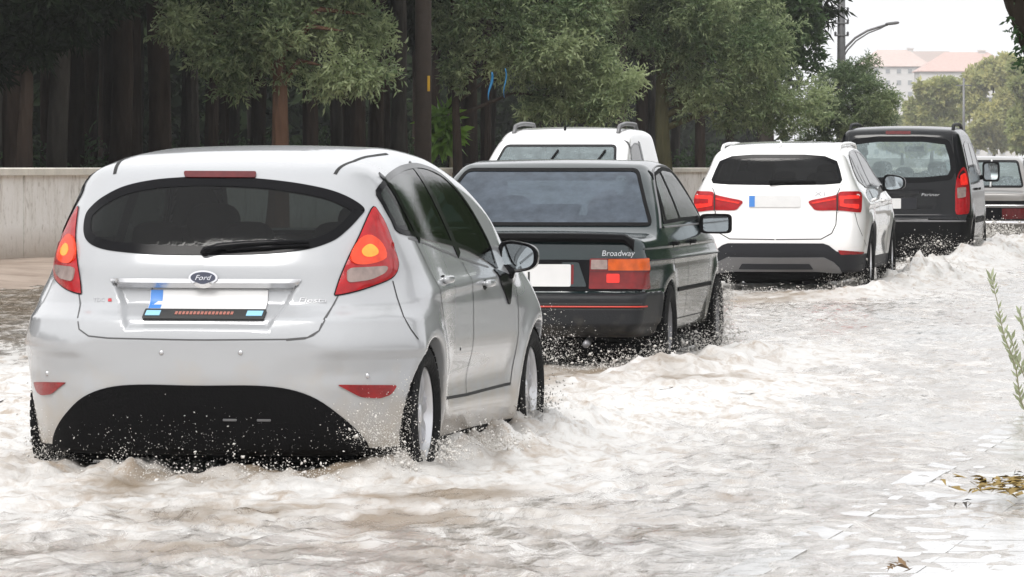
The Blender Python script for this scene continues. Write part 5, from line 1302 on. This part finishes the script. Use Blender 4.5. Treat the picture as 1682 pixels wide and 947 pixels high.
b = MB(); b.tube([(0, 0, -.3), (0, 0, 9.0)], [.16, .10], 12); b.build('pole_shaft', GALV, up)
for yy in (-3, 18, 38, 58):
    z = gz(yy, Y); a = MB(); a.box((0, -.11, z), (.44, .06, .05), bev=.01)
    a.box((0, 0, z), (.24, .20, .03)); ar = a.build('crossarm', GALV, up)
    for x in (-.19, .19):
        q = MB(); q.lathe([(-.05, .015), (-.045, .045), (-.02, .03), (0, .045), (.03, .035), (.06, .0)], (x, -.11, z + .07), 'z', 10); q.build('insulator', CERAM, ar)
pts = [(0.06, -.05, gz(84, Y)), (.16, -.05, gz(76, Y)), (.42, -.05, gz(62, Y)), (.80, -.05, gz(50, Y)), (1.15, -.05, gz(44, Y)), (1.42, -.05, gz(40, Y))]
b = MB(); b.tube(smooth(pts, 4, False) if False else pts, .035, 8); b.tube([(p[0] + .03, p[1], p[2] - .13 + .02 * i) for i, p in enumerate(pts[:5])] + [pts[5]], .022, 8); la = b.build('lamp_arm', GALV, up)
b = MB(); b.ellipsoid((1.56, -.05, gz(38, Y)), (.22, .09, .05), p=.7, rot=Matrix.Rotation(-.12, 3, 'Y')); b.build('lamp_head', GALV, la)
Y = 545.; up = tag(empty('utility_pole', (gx(1583, Y), Y, 0)), 'thin distant pole standing before the yellow green trees', 'pole')
b = MB(); b.tube([(0, 0, -.3), (0, 0, gz(128, Y))], [.17, .12], 10); b.box((0, 0, gz(140, Y)), (1.6, .12, .12)); b.build('pole_shaft', GALV, up)

# ------------------------------------------------------------------ trees
def leaf_mat(name, c0, c1, rough=.5, tr=.42, spec=.4):
    """two-sided leaf; each sprig has its own place between two leaf colours"""
    m, nt, b = nodes_of(name); N = nt.nodes.new; L = nt.links.new; sock(b, rough=rough, spec=spec)
    at = N('ShaderNodeAttribute'); at.attribute_name = 'tone'; mx = N('ShaderNodeMix'); mx.data_type = 'RGBA'
    mx.inputs[6].default_value = (*c0, 1); mx.inputs[7].default_value = (*c1, 1); L(at.outputs['Fac'], mx.inputs[0]); L(mx.outputs[2], b.inputs['Base Color'])
    tl = N('ShaderNodeBsdfTranslucent'); L(mx.outputs[2], tl.inputs[0]); ms = N('ShaderNodeMixShader'); ms.inputs[0].default_value = tr
    L(b.outputs[0], ms.inputs[1]); L(tl.outputs[0], ms.inputs[2]); L(ms.outputs[0], nt.nodes['Material Output'].inputs[0])
    return m
def foliage(name, blobs, n, ln, wd, m, parent, leaves=9, droop=.25, shell=.55, tone=(0, 1), sl=.3, seed=1):
    """sprigs of small leaves spread through a set of lobes, denser near their skins, uneven with gaps"""
    r = np.random.default_rng(seed)
    vol = np.array([b[3] * b[4] * b[5] for b in blobs]) ** .75; pick = r.choice(len(blobs), n, p=vol / vol.sum())
    B = np.array(blobs)[pick]
    d = r.normal(size=(n, 3)); d /= np.linalg.norm(d, axis=1)[:, None]
    rad = shell + (1 - shell) * r.random(n) ** .6; rad *= 1 + .20 * noise3(d[:, 0] * 2.3 + B[:, 0], d[:, 1] * 2.3 + B[:, 1], d[:, 2] * 2.3 + B[:, 2]) * 2
    P = B[:, :3] + d * rad[:, None] * B[:, 3:6]
    keep = fbm(P[:, 0] * 1.5, P[:, 1] * 1.5, P[:, 2] * 1.5 + seed, 3) > -.30
    P, d = P[keep], d[keep]; n = len(P)
    ax = d * np.array((1, 1, .8)) + r.normal(size=(n, 3)) * .55; ax[:, 2] += .15 - droop; ax /= np.linalg.norm(ax, axis=1)[:, None]
    tn = np.clip(tone[0] + (tone[1] - tone[0]) * (.5 + .9 * fbm(P[:, 0] * .9, P[:, 1] * .9, P[:, 2] * .9 + 3, 2) + r.normal(size=n) * .18), 0, 1)
    k = leaves; t = (np.arange(k) + .5) / k
    base = P[:, None, :] + ax[:, None, :] * (t[None, :, None] - .3) * sl * r.uniform(.7, 1.3, (n, 1, 1))
    ld = ax[:, None, :] * .7 + r.normal(size=(n, k, 3)) * .55; ld[..., 2] -= droop * .6; ld /= np.linalg.norm(ld, axis=2)[..., None]
    sd = np.cross(ld, r.normal(size=(n, k, 3))); sd /= np.linalg.norm(sd, axis=2)[..., None]
    L_ = ln * r.uniform(.65, 1.25, (n, k, 1)); W_ = wd * r.uniform(.7, 1.2, (n, k, 1))
    v0 = base; v1 = base + ld * L_ * .45 + sd * W_ * .5; v2 = base + ld * L_; v3 = base + ld * L_ * .45 - sd * W_ * .5
    V = np.stack([v0, v1, v2, v3], 2).reshape(-1, 3); F = np.arange(len(V)).reshape(-1, 4)
    o = meshobj(name, V, F, m, parent, smooth=False)
    a = o.data.attributes.new('tone', 'FLOAT', 'POINT'); a.data.foreach_set('value', np.repeat(np.clip(tn[:, None] + r.normal(size=(n, k)) * .12, 0, 1).ravel(), 4).astype(np.float32))
    return o
def trunk_mesh(name, m, parent, h, r0, r1, limbs=(), lean=(0, 0), seed=0, lump=.12, n=18, rows=26):
    rr = np.random.default_rng(seed); b = MB(); V = []; F = []
    for i in range(rows):
        t = i / (rows - 1); z = h * t - .25 * (i == 0); r = r0 + (r1 - r0) * t + r0 * .45 * math.exp(-t * h / .35)
        for k in range(n):
            a = 2 * math.pi * k / n
            q = 1 + lump * float(noise3(math.cos(a) * 1.6 + seed, math.sin(a) * 1.6, z * 1.3)) * 2 + lump * .5 * float(noise3(math.cos(a) * 4 + seed, math.sin(a) * 4, z * 3.1))
            V.append((r * q * math.cos(a) + lean[0] * t * t + .04 * math.sin(z * 1.1 + seed), r * q * math.sin(a) + lean[1] * t * t, z))
    for i in range(rows - 1):
        for k in range(n): F.append((i * n + k, i * n + (k + 1) % n, (i + 1) * n + (k + 1) % n, (i + 1) * n + k))
    b.add(V, F)
    for (z0, tip, r_) in limbs:
        s = Vector((lean[0] * (z0 / h) ** 2, lean[1] * (z0 / h) ** 2, z0)); e_ = Vector(tip); mid = (s + e_) / 2 + Vector((0, 0, .25))
        b.tube([s, s * .6 + mid * .4, mid, mid * .4 + e_ * .6, e_], [r_, r_ * .85, r_ * .65, r_ * .4, r_ * .15], 8)
    return b.build(name, m, parent)
def bark(name, c, var=.4):
    m, nt, b = nodes_of(name); N = nt.nodes.new; L = nt.links.new; sock(b, rough=.9, spec=.1)
    tc = N('ShaderNodeTexCoord'); mp = N('ShaderNodeMapping'); mp.inputs['Scale'].default_value = (1, 1, .22); L(tc.outputs['Object'], mp.inputs[0])
    v = N('ShaderNodeTexVoronoi'); v.inputs['Scale'].default_value = 13; L(mp.outputs[0], v.inputs['Vector'])
    n = N('ShaderNodeTexNoise'); n.inputs['Scale'].default_value = 5; n.inputs['Detail'].default_value = 8; L(mp.outputs[0], n.inputs['Vector'])
    cr = N('ShaderNodeValToRGB'); cr.color_ramp.elements[0].position = .3; cr.color_ramp.elements[1].position = .7
    cr.color_ramp.elements[0].color = (*[x * (1 - var) for x in c], 1); cr.color_ramp.elements[1].color = (*[x * (1 + var) for x in c], 1); L(n.outputs['Fac'], cr.inputs[0])
    L(cr.outputs[0], b.inputs['Base Color'])
    bp = N('ShaderNodeBump'); bp.inputs['Strength'].default_value = .8; bp.inputs['Distance'].default_value = .04; L(v.outputs['Distance'], bp.inputs['Height']); L(bp.outputs[0], b.inputs['Normal'])
    return m
BARK = [bark('pine_bark', (.045, .033, .026)), bark('grey_bark', (.060, .054, .047)), bark('red_bark', (.13, .075, .05)), bark('mossy_bark', (.10, .095, .05))]
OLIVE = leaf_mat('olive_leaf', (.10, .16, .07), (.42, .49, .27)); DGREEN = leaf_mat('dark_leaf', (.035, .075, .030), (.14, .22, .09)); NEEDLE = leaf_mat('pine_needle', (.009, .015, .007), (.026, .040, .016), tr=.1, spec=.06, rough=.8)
YELLOW = leaf_mat('hazed_yellow_leaf', (.32, .36, .16), (.62, .58, .26), tr=.5); BRIGHT = leaf_mat('bright_leaf', (.10, .22, .03), (.22, .40, .06))  # yellow leaf tones lightened to carry the distant haze

# the pines of the wood: three grown once, then copied
PG = 'pines of the wood behind the wall'
def make_pine(k):
    t = empty('pine_tree'); h = (9.5, 10.5, 9.0)[k]
    trunk_mesh('trunk', BARK[k % 2], t, h, (.155, .145, .18)[k], .09, [(5.2 + .7 * j, (1.9 * math.cos(j * 2.1 + k), 1.9 * math.sin(j * 2.1 + k), 6.2 + .75 * j), .06) for j in range(5)], (.15 * (k - 1), .1), seed=3 + k)
    bl = [(1.5 * math.cos(j * 1.3 + k), 1.5 * math.sin(j * 1.3 + k), 5.6 + .75 * j, 1.7, 1.7, 1.0) for j in range(6)] + [(0, 0, 8.2, 1.7, 1.7, 1.6)]
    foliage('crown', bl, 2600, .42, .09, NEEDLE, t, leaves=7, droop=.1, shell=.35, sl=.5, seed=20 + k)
    return t
PINES = [make_pine(k) for k in range(3)]
used = [False] * 3
def place_pine(k, X, Y, rz, s, label):
    src = PINES[k]
    if not used[k]: t = src; used[k] = True
    else:
        t = src.copy(); COL.objects.link(t)
        for ch in src.children:
            c = ch.copy(); COL.objects.link(c); c.parent = t
    t.location = (X, Y, .05); t.rotation_euler = (0, 0, rz); t.scale = (s, s, 1)
    t.name = 'pine_tree'; tag(t, label, 'tree', PG)
    return t
rp = random.Random(5)
FRONT = [(20, 1.0), (96, 1.1), (196, 1.05), (258, 1.2), (316, .8), (346, .7), (510, .95), (552, .85), (588, .85), (622, .9), (655, 1.1), (772, .8), (800, .8), (1020, .9), (1150, .8), (1200, .8), (1250, .8), (1310, .8)]
spots = []
for i, (px, s) in enumerate(FRONT):
    n = N_WALL - 1.6 - rp.random() * 1.2; Yp = -n / (SL - (px - W0 / 2) / FPX); spots.append((i % 3, gx(px, Yp), Yp, rp.random() * 6.3, s))
for i in range(58):                                                   # deeper rows, staggered
    row = i // 15; n = N_WALL - 4.5 - row * 3.0 - rp.random() * 2; Yp = 62 + (i % 15) * 6.6 + rp.random() * 4 + row * 4; X = Xr(n, Yp)
    spots.append((rp.randrange(3), X, Yp, rp.random() * 6.3, rp.uniform(.8, 1.15)))
spots = [q for q in spots if W0 / 2 + FPX * (q[1] + 1.2) / q[2] < 1345]
for i, (k, X, Yp, rz, s) in enumerate(spots):
    place_pine(k, X, Yp, rz, s, 'pine with a bare dark trunk in the shaded wood behind the white wall')
# the floor and the depths of the wood
ys = np.arange(4, 200, 2.0); ns = np.linspace(N_WALL - 42, N_WALL - .3, 22); YY, NN = np.meshgrid(ys, ns)
ZZ = .06 + .18 * fbm(NN * .3, YY * .3, 1., 3) * sstep(N_WALL - .5, N_WALL - 4, NN); V = np.stack([(NN + SL * YY).ravel(), YY.ravel(), ZZ.ravel()], 1); nr, nc = YY.shape; idx = np.arange(nr * nc).reshape(nr, nc)
tag(meshobj('forest_floor', V, np.stack([idx[:-1, :-1], idx[:-1, 1:], idx[1:, 1:], idx[1:, :-1]], -1).reshape(-1, 4), ground_mat('leaf_litter', (.02, .016, .012), (.05, .04, .028), 1.2, .95)), kind='structure')
bl = []
for i in range(-10, 80):
    Yp = 58 + i * 4.6; n = N_WALL - 24 - rp.random() * 6
    if W0 / 2 + FPX * (Xr(n, Yp) + 3) / Yp > 1350: continue
    bl.append((Xr(n, Yp), Yp, rp.uniform(2.5, 7.5), 3.2, 3.2, 3.4)); bl.append((Xr(n, Yp), Yp, 1.4, 3.0, 3.0, 2.0))
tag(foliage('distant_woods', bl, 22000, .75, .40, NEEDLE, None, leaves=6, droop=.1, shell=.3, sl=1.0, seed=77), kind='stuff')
bl = [(Xr(N_WALL - 3 - rp.random() * 9, Yp), Yp, .7, 1.0, 1.0, .75 + .5 * rp.random()) for Yp in np.arange(66, 150, 1.9)]
tag(foliage('undergrowth', bl, 6500, .14, .06, DGREEN, None, leaves=7, droop=.1, shell=.3, sl=.4, seed=78, tone=(0, .6)), kind='stuff')

# roadside trees whose crowns hang in front of the wood
def street_tree(label, Y, trunk_px, r0, blobs_px, n, m, bk, ln=.11, wd=.032, seed=1, name='olive_tree', top=None, depth=.9, tone=(0, 1), leaves=10, group='leafy trees along the road', lean=0):
    X0 = gx(trunk_px, Y); t = tag(empty(name, (X0, Y, .05)), label, 'tree', group); s = FPX / Y
    bl = []
    for q in blobs_px:
        px, py, rx = q[:3]; rz = q[3] if len(q) > 3 else rx
        bl.append((gx(px, Y) - X0, random.uniform(-.25, .25) * rx / s * 2, gz(py, Y) - .05, rx / s, depth * rx / s, rz / s))
    big = bl; bl = []
    for (x, y, z, a, b_, c) in big:                                      # each mass breaks up into smaller lobes
        bl.append((x, y, z, a * .62, b_ * .62, c * .62))
        for _ in range(9):
            v = Vector((random.gauss(0, 1), random.gauss(0, 1), random.gauss(0, .9))).normalized() * random.uniform(.55, .80); k = random.uniform(.26, .42)
            bl.append((x + v.x * a, y + v.y * b_, z + v.z * c, a * k, b_ * k, c * k * .8))
    zb = min(b[2] - b[5] for b in bl); zt = max(b[2] + b[5] for b in bl) * .93
    lim = [(zb + .15 + .25 * j, (b[0] * .8, b[1], max(b[2], zb + .5 + .25 * j)), r0 * .38) for j, b in enumerate(sorted(big, key=lambda b: b[2])[:7])]
    trunk_mesh('trunk', bk, t, zt, r0, r0 * .25, lim, (lean, 0), seed=seed)
    foliage('crown', bl, int(n * 1.35), ln, wd, m, t, leaves=leaves, seed=seed, tone=tone, shell=.45)
    return t
street_tree('olive green tree on a thick reddish trunk overhanging above the silver hatchback', 76, 456, .165, [(300, 40, 55, 60), (350, 90, 55), (385, 130, 35), (430, 40, 80), (500, 50, 70), (440, 105, 45), (560, 20, 80), (590, 115, 55, 50), (545, 140, 40, 28), (635, 115, 24, 18), (620, 60, 35), (460, -70, 120), (330, -70, 90), (590, -80, 110)], 4600, OLIVE, BARK[2], seed=31)
street_tree('thin trunked olive green tree right of the wooden pole with blue strips in its branches', 92, 748, .10, [(745, 20, 55, 75), (760, 100, 40, 45), (815, 40, 75), (850, 110, 60), (905, 70, 80), (960, 110, 70), (1000, 145, 55, 50), (1045, 130, 22, 22), (930, 165, 65, 38), (880, 180, 45, 28), (985, 185, 45, 22), (960, 20, 60), (850, -70, 130), (960, -60, 90)], 5200, OLIVE, BARK[0], seed=32, tone=(-.05, 1))
street_tree('mossy trunked tree with a broad pale green crown above the white crossover', 114, 1090, .20, [(1050, 40, 60, 70), (1110, 90, 60), (1150, 30, 80), (1180, 130, 75, 60), (1250, 80, 75), (1270, 160, 70, 50), (1320, 150, 50, 55), (1350, 185, 22, 25), (1215, 195, 60, 28), (1290, 205, 55, 18), (1130, 160, 40, 40), (1100, -60, 110), (1230, -30, 90)], 5200, OLIVE, BARK[3], seed=33, tone=(-.1, .95))
street_tree('tall deep green tree rising behind the pale green crowns near the grey lamp pole', 128, 1262, .2, [(1240, -10, 70), (1290, 20, 55), (1325, 45, 32, 45), (1335, 95, 18, 30), (1270, 90, 55), (1215, 40, 60), (1260, -90, 90)], 3000, DGREEN, BARK[1], ln=.17, wd=.07, seed=34, name='leafy_tree', tone=(.1, .9))
street_tree('last rounded dark olive tree of the row, beneath the lamp arm', 153, 1405, .16, [(1385, 150, 42, 50), (1405, 115, 38, 30), (1430, 160, 48, 45), (1455, 175, 32, 35), (1395, 200, 45, 32), (1440, 205, 36, 26), (1425, 95, 18, 14), (1370, 190, 30, 35), (1345, 175, 36, 48), (1335, 218, 42, 34)], 2900, OLIVE, BARK[1], seed=35, tone=(-.25, .7))
street_tree('near black pine bough added to darken the top left of the wood', 70, 40, .16, [(10, 20, 70), (80, 0, 60), (150, -20, 60), (50, 62, 40, 30), (-20, 60, 60), (120, 35, 36, 26)], 2600, NEEDLE, BARK[0], ln=.22, wd=.04, seed=36, name='pine_tree', tone=(-.5, .1), group='pine added for darkness')  # added bough, its near black leaves stand in for deep shade
# hazy yellowing trees at the end of the road
FG = 'hazy yellow green trees at the end of the road'
far = [('broad yellow green tree left of the thin distant pole', 560, 1530, [(1510, 200, 30, 52), (1530, 150, 30, 22), (1545, 190, 34, 45), (1500, 225, 25, 28), (1550, 225, 35, 30), (1560, 150, 28, 25), (1525, 165, 26, 25)], .2),
       ('tall yellow tinged tree right of the thin distant pole', 620, 1632, [(1600, 150, 40, 45), (1640, 122, 42, 36), (1625, 200, 45, 50), (1660, 170, 36, 50), (1600, 225, 30, 30), (1650, 225, 32, 28)], .45),
       ('dull green tree at the right edge beyond the old cream saloon', 480, 1695, [(1690, 130, 34, 40), (1700, 190, 40, 50), (1672, 215, 20, 26), (1690, 230, 30, 22)], .05),
       ('low pale tree in the gap beside the black van roof', 660, 1482, [(1470, 225, 26, 24), (1490, 205, 24, 25), (1465, 200, 20, 24), (1510, 235, 30, 18)], .1)]
for i, (lb, Y, tp, bl, tn) in enumerate(far):
    street_tree(lb, Y, tp, .2, bl, 3000, YELLOW, BARK[1], ln=.62, wd=.32, seed=50 + i, name='leafy_tree', leaves=6, tone=(tn - .25, tn + .45), group=FG)

# things caught in or growing by the trees
BLUE = mat('blue_plastic', (.03, .22, .48), .4)
for (x0, y0, x1, y1, w, Y, lb) in ((808, 118, 803, 164, .055, 90.5, 'bright blue plastic strip hanging among the branches, the left and longer of two'), (830, 112, 829, 160, .03, 90.7, 'thin blue plastic strip hanging among the branches, the right of two')):
    b = MB(); n = 9; V = []; F = []
    for i in range(n):
        t = i / (n - 1); x = gx(x0 + (x1 - x0) * t, Y) + .02 * math.sin(t * 6); z = gz(y0 + (y1 - y0) * t, Y); h = w * (.35 + .65 * math.sin(math.pi * min(1, t * 1.1 + .1)) )
        for (dx, dy) in ((-h / 2, 0), (0, -.012), (h / 2, 0), (0, .012)): V.append((x + dx, Y + dy + .03 * math.sin(t * 5), z))
    for i in range(n - 1):
        for k in range(4): F.append((i * 4 + k, i * 4 + (k + 1) % 4, (i + 1) * 4 + (k + 1) % 4, (i + 1) * 4 + k))
    F += [(3, 2, 1, 0), tuple((n - 1) * 4 + k for k in range(4))]; b.add(V, F); tag(b.build('plastic_strip', BLUE), lb, 'strip', 'blue strips hanging in the tree')
    b = MB()
Y = 92.5; t = tag(empty('young_tree', (gx(741, Y), Y, .05)), 'bright green broad leaved sapling on a pale stem behind the wall', 'plant')
b = MB(); b.tube([(0, 0, 0), (.01, 0, .9), (0, 0, 1.7), (-.05, 0, gz(190, Y))], [.045, .04, .035, .02], 8); b.build('stem', mat('pale_stem', (.28, .25, .17), .7, var=.2), t)
foliage('leaves', [(-.18, 0, gz(205, Y), .2, .2, .16), (-.10, 0, gz(192, Y), .22, .2, .12), (-.22, 0, gz(240, Y), .18, .2, .08), (-.05, 0, gz(222, Y), .18, .2, .14)], 130, .30, .10, BRIGHT, t, leaves=4, droop=.5, shell=.2, sl=.2, seed=8)

# ------------------------------------------------------------------ houses far beyond, part of the haze put into their pale colours
def house(label, X, Y, w, dp, hw, hr, wc, rc, chim):
    h = tag(empty('house', (X, Y, 0)), label, 'house', 'pale houses far beyond the trees')
    wm = mat('house_wall', wc, .8, var=.05); b = MB(); b.box((0, dp / 2, hw / 2), (w, dp, hw)); wl = b.build('wall', wm, h, smooth=False)
    e_ = .5; b = MB(); V = [(-w / 2 - e_, -e_, hw), (w / 2 + e_, -e_, hw), (w / 2 + e_, dp + e_, hw), (-w / 2 - e_, dp + e_, hw), (-w * .22, dp / 2, hw + hr), (w * .22, dp / 2, hw + hr)]
    V += [(v[0], v[1], v[2] - .2) for v in V[:4]]
    b.add(V, [(0, 1, 5, 4), (1, 2, 5), (2, 3, 4, 5), (3, 0, 4), (0, 6, 7, 1), (1, 7, 8, 2), (2, 8, 9, 3), (3, 9, 6, 0), (9, 8, 7, 6)]); rf = b.build('roof', mat('roof_tiles', rc, .8, var=.15, vscale=1.5), h, smooth=False)
    for (x, y) in chim:
        b = MB(); b.box((x, y, hw + hr * .78), (1.4, 1.4, 2.6)); b.box((x, y, hw + hr * .78 + 1.3), (1.8, 1.8, .35)); b.build('chimney', wm, rf, smooth=False)
    gm = mat('hazed_pane', (.30, .31, .33), .4)
    for fl in np.arange(1.6, hw - 1, 2.9):
        for x in np.arange(-w / 2 + 1.6, w / 2 - 1, 2.8):
            b = MB(); b.box((x, -.03, fl), (1.3, .10, 1.4)); wn = b.build('window', mat('window_frame', (.6, .6, .58), .6), h, smooth=False)
            b = MB(); b.box((x, -.09, fl), (1.0, .04, 1.1)); b.build('pane', gm, wn, smooth=False)
Y = 1150.; house('pale block under a wide red hipped roof at the far right', gx(1592, Y), Y, 22, 16, gz(116, Y), 4.3, (.66, .64, .62), (.55, .40, .36), [(3.5, 8)])
Y = 1300.; house('pale block with a smaller red roof paled for haze left of the other', gx(1470, Y), Y, 18, 16, gz(108, Y), 4.2, (.68, .66, .65), (.56, .45, .41), [(4.5, 8)])
Y = 1420.; house('whitish block mostly hidden behind the two red roofs', gx(1530, Y), Y, 24, 16, gz(102, Y), 3.2, (.68, .68, .68), (.42, .34, .31), [])

# ------------------------------------------------------------------ close by on the right: tree, sprig, litter
Y = 24.5; t = tag(empty('roadside_tree', (gx(1890, Y), Y, .05)), 'near dark tree trunk leaning into the top right corner', 'tree')
b = MB(); V = []; F = []; n = 22; rows = 60; px0 = gx(1890, Y)
for i in range(rows):
    tt = i / (rows - 1); z = -.2 + 5.4 * tt; py = HORIZ - (z - CAMH) * FPX / Y
    cx = gx(1704 + py * .26 + (.0012 * min(py, 300) ** 2 if py > 0 else 0) if py > -300 else 1626 + (py + 300) * .1, Y) - px0; r = .205 * (1 - .35 * tt)
    for k in range(n):
        a = 2 * math.pi * k / n; q = 1 + .22 * float(noise3(math.cos(a) * 1.7, math.sin(a) * 1.7, z * 2.6 + 3)) * 2 + .12 * float(noise3(math.cos(a) * 5, math.sin(a) * 5, z * 9))
        V.append((cx + r * q * math.cos(a), r * q * math.sin(a), z))
for i in range(rows - 1):
    for k in range(n): F.append((i * n + k, i * n + (k + 1) % n, (i + 1) * n + (k + 1) % n, (i + 1) * n + k))
b.add(V, F); b.build('trunk', bark('near_bark', (.02, .016, .012)), t)
foliage('crown', [(-.5, .2, 5.6, 1.5, 1.5, .9), (.6, .5, 6.0, 1.6, 1.6, 1.1), (-.2, -.6, 6.3, 1.5, 1.5, .9)], 900, .12, .035, DGREEN, t, leaves=9, seed=91)
foliage('ivy', [(gx(1716, Y) - px0, 0, gz(20, Y), .165, .18, .35)], 420, .035, .018, DGREEN, t, leaves=5, seed=92, sl=.06, shell=.75, tone=(-.5, .1))
def sprig(label, px, py, tips, Y, seed):
    rr = random.Random(seed); x0 = gx(px, Y); t = tag(empty('olive_sprig', (x0, Y, 0)), label, 'plant', 'grey green sprigs at the kerb')
    s = MB(); L_ = MB()
    for tip in tips:
        P = [Vector((gx(a, Y) - x0, (i * .01), gz(b_, Y))) for i, (a, b_) in enumerate([(px, py)] + tip)]
        P2 = [Vector(p) for p in smooth([tuple(p) for p in P], 6, False)]
        m_ = len(P2); s.tube(P2, [.0055 * (1 - .7 * i / m_) for i in range(m_)], 6)
        for i in range(4, m_):
            for sd in (-1, 1):
                if rr.random() < .22: continue
                d = (P2[i] - P2[i - 1]).normalized(); o = Vector((sd * rr.uniform(.5, 1), rr.uniform(-.6, .6), rr.uniform(.2, .7))); ld = (d * .8 + o * .75).normalized(); l = rr.uniform(.035, .075); w = ld.cross(Vector((rr.uniform(-.3, .3), 1, rr.uniform(-.3, .3)))).normalized() * l * .13
                p = P2[i]; L_.add([p, p + ld * l * .4 + w, p + ld * l, p + ld * l * .4 - w], [(0, 1, 2, 3)])
    s.build('stem', mat('sprig_stem', (.22, .21, .13), .7), t); L_.build('leaves', mat('sprig_leaf', (.26, .29, .17), .5, var=.3, vscale=30), t, smooth=False)
sprig('tall thin grey green sprig with narrow leaves at the kerb, right edge', 1700, 695, [[(1678, 660), (1668, 600), (1650, 550), (1640, 500), (1630, 458)], [(1690, 640), (1672, 590), (1662, 555)]], 28.2, 3)
sprig('shorter sprig half out of frame beside the tall one', 1712, 700, [[(1705, 640), (1694, 590), (1684, 545), (1677, 512)]], 28.0, 4)
# dead leaves and grit on the paving
def litter(label, spots_px, name, c, cat, r=(.02, .05), group=None, n=26, seed=1, spread=(.18, .05)):
    rr = random.Random(seed); m = mat(name + '_tone', c, .8, var=.5, vscale=25)
    for px, py in spots_px:
        Y = (CAMH - .07) * FPX / (py - HORIZ); b = MB()
        for _ in range(n):
            x, y = gx(px, Y) + rr.gauss(0, spread[0]), Y + rr.gauss(0, spread[1] * 3); a = rr.random() * 6.3; l = rr.uniform(*r); w = l * rr.uniform(.2, .5); z = .075 + rr.random() * .03; q = rr.uniform(-.02, .025)
            b.add([(x - l * math.cos(a), y - l * math.sin(a), z), (x + w * math.sin(a), y - w * math.cos(a), z + .008), (x + l * math.cos(a), y + l * math.sin(a), z + q), (x - w * math.sin(a), y + w * math.cos(a), z + .006)], [(0, 1, 2, 3)])
        o = b.build(name, m, smooth=False); tag(o, label, cat, group, 'stuff')
litter(None, [(1640, 808), (1670, 803)], 'fallen_leaves', (.22, .15, .04), None, n=60, spread=(.07, .08), r=(.02, .06), seed=2)
litter(None, [(1468, 938)], 'leaf_debris', (.16, .10, .05), None, n=12, spread=(.02, .03), r=(.01, .03), seed=3)
litter(None, [(1590, 838), (1672, 790)], 'mud_debris', (.05, .045, .04), None, n=7, spread=(.018, .03), r=(.008, .022), seed=5)
# leafy trees along the right-hand pavement and behind the viewer: out of the frame, they darken what the wet cars mirror
RG = 'dark trees lining the right pavement'
RT = tag(empty('roadside_tree', (0, 0, .05)), 'dark leafy tree lining the right pavement beyond the frame', 'tree', RG)
trunk_mesh('trunk', BARK[1], RT, 4.5, .2, .1, [], seed=40)
foliage('crown', [(rp.uniform(-2, 2), rp.uniform(-2, 2), rp.uniform(1.4, 9.5), 1.8, 1.8, 1.6) for _ in range(22)], 4200, .40, .20, DGREEN, RT, leaves=7, seed=41, shell=.3, sl=.5)
for i, Yt in enumerate(np.arange(50, 150, 7.0)):
    t = RT if i == 0 else RT.copy()
    if i:
        COL.objects.link(t)
        for ch in RT.children:
            c = ch.copy(); COL.objects.link(c); c.parent = t
    t.location = (Xr(6.3 + .6 * (i % 3), Yt), Yt, .05); t.rotation_euler = (0, 0, i * 1.7); t.scale = (1, 1, 1.6)
# ------------------------------------------------------------------ rain haze between the camera and the far houses
def haze(density):
    b = MB(); b.box((0, 760, 24), (2000, 1800, 50.4)); o = b.build('haze', bpy.data.materials.new('rain_haze'), smooth=False); tag(o, kind='stuff')
    m = o.data.materials[0]; m.use_nodes = True; nt = m.node_tree; nt.nodes.clear(); out = nt.nodes.new('ShaderNodeOutputMaterial'); v = nt.nodes.new('ShaderNodeVolumePrincipled')
    v.inputs['Color'].default_value = (.93, .94, .95, 1); v.inputs['Density'].default_value = density; v.inputs['Anisotropy'].default_value = .2
    nt.links.new(v.outputs[0], out.inputs['Volume'])
    return o

haze(.00032)
build_hatch(); build_saloon(); build_crossover(); build_black_van(); build_white_van(); build_old_saloon()
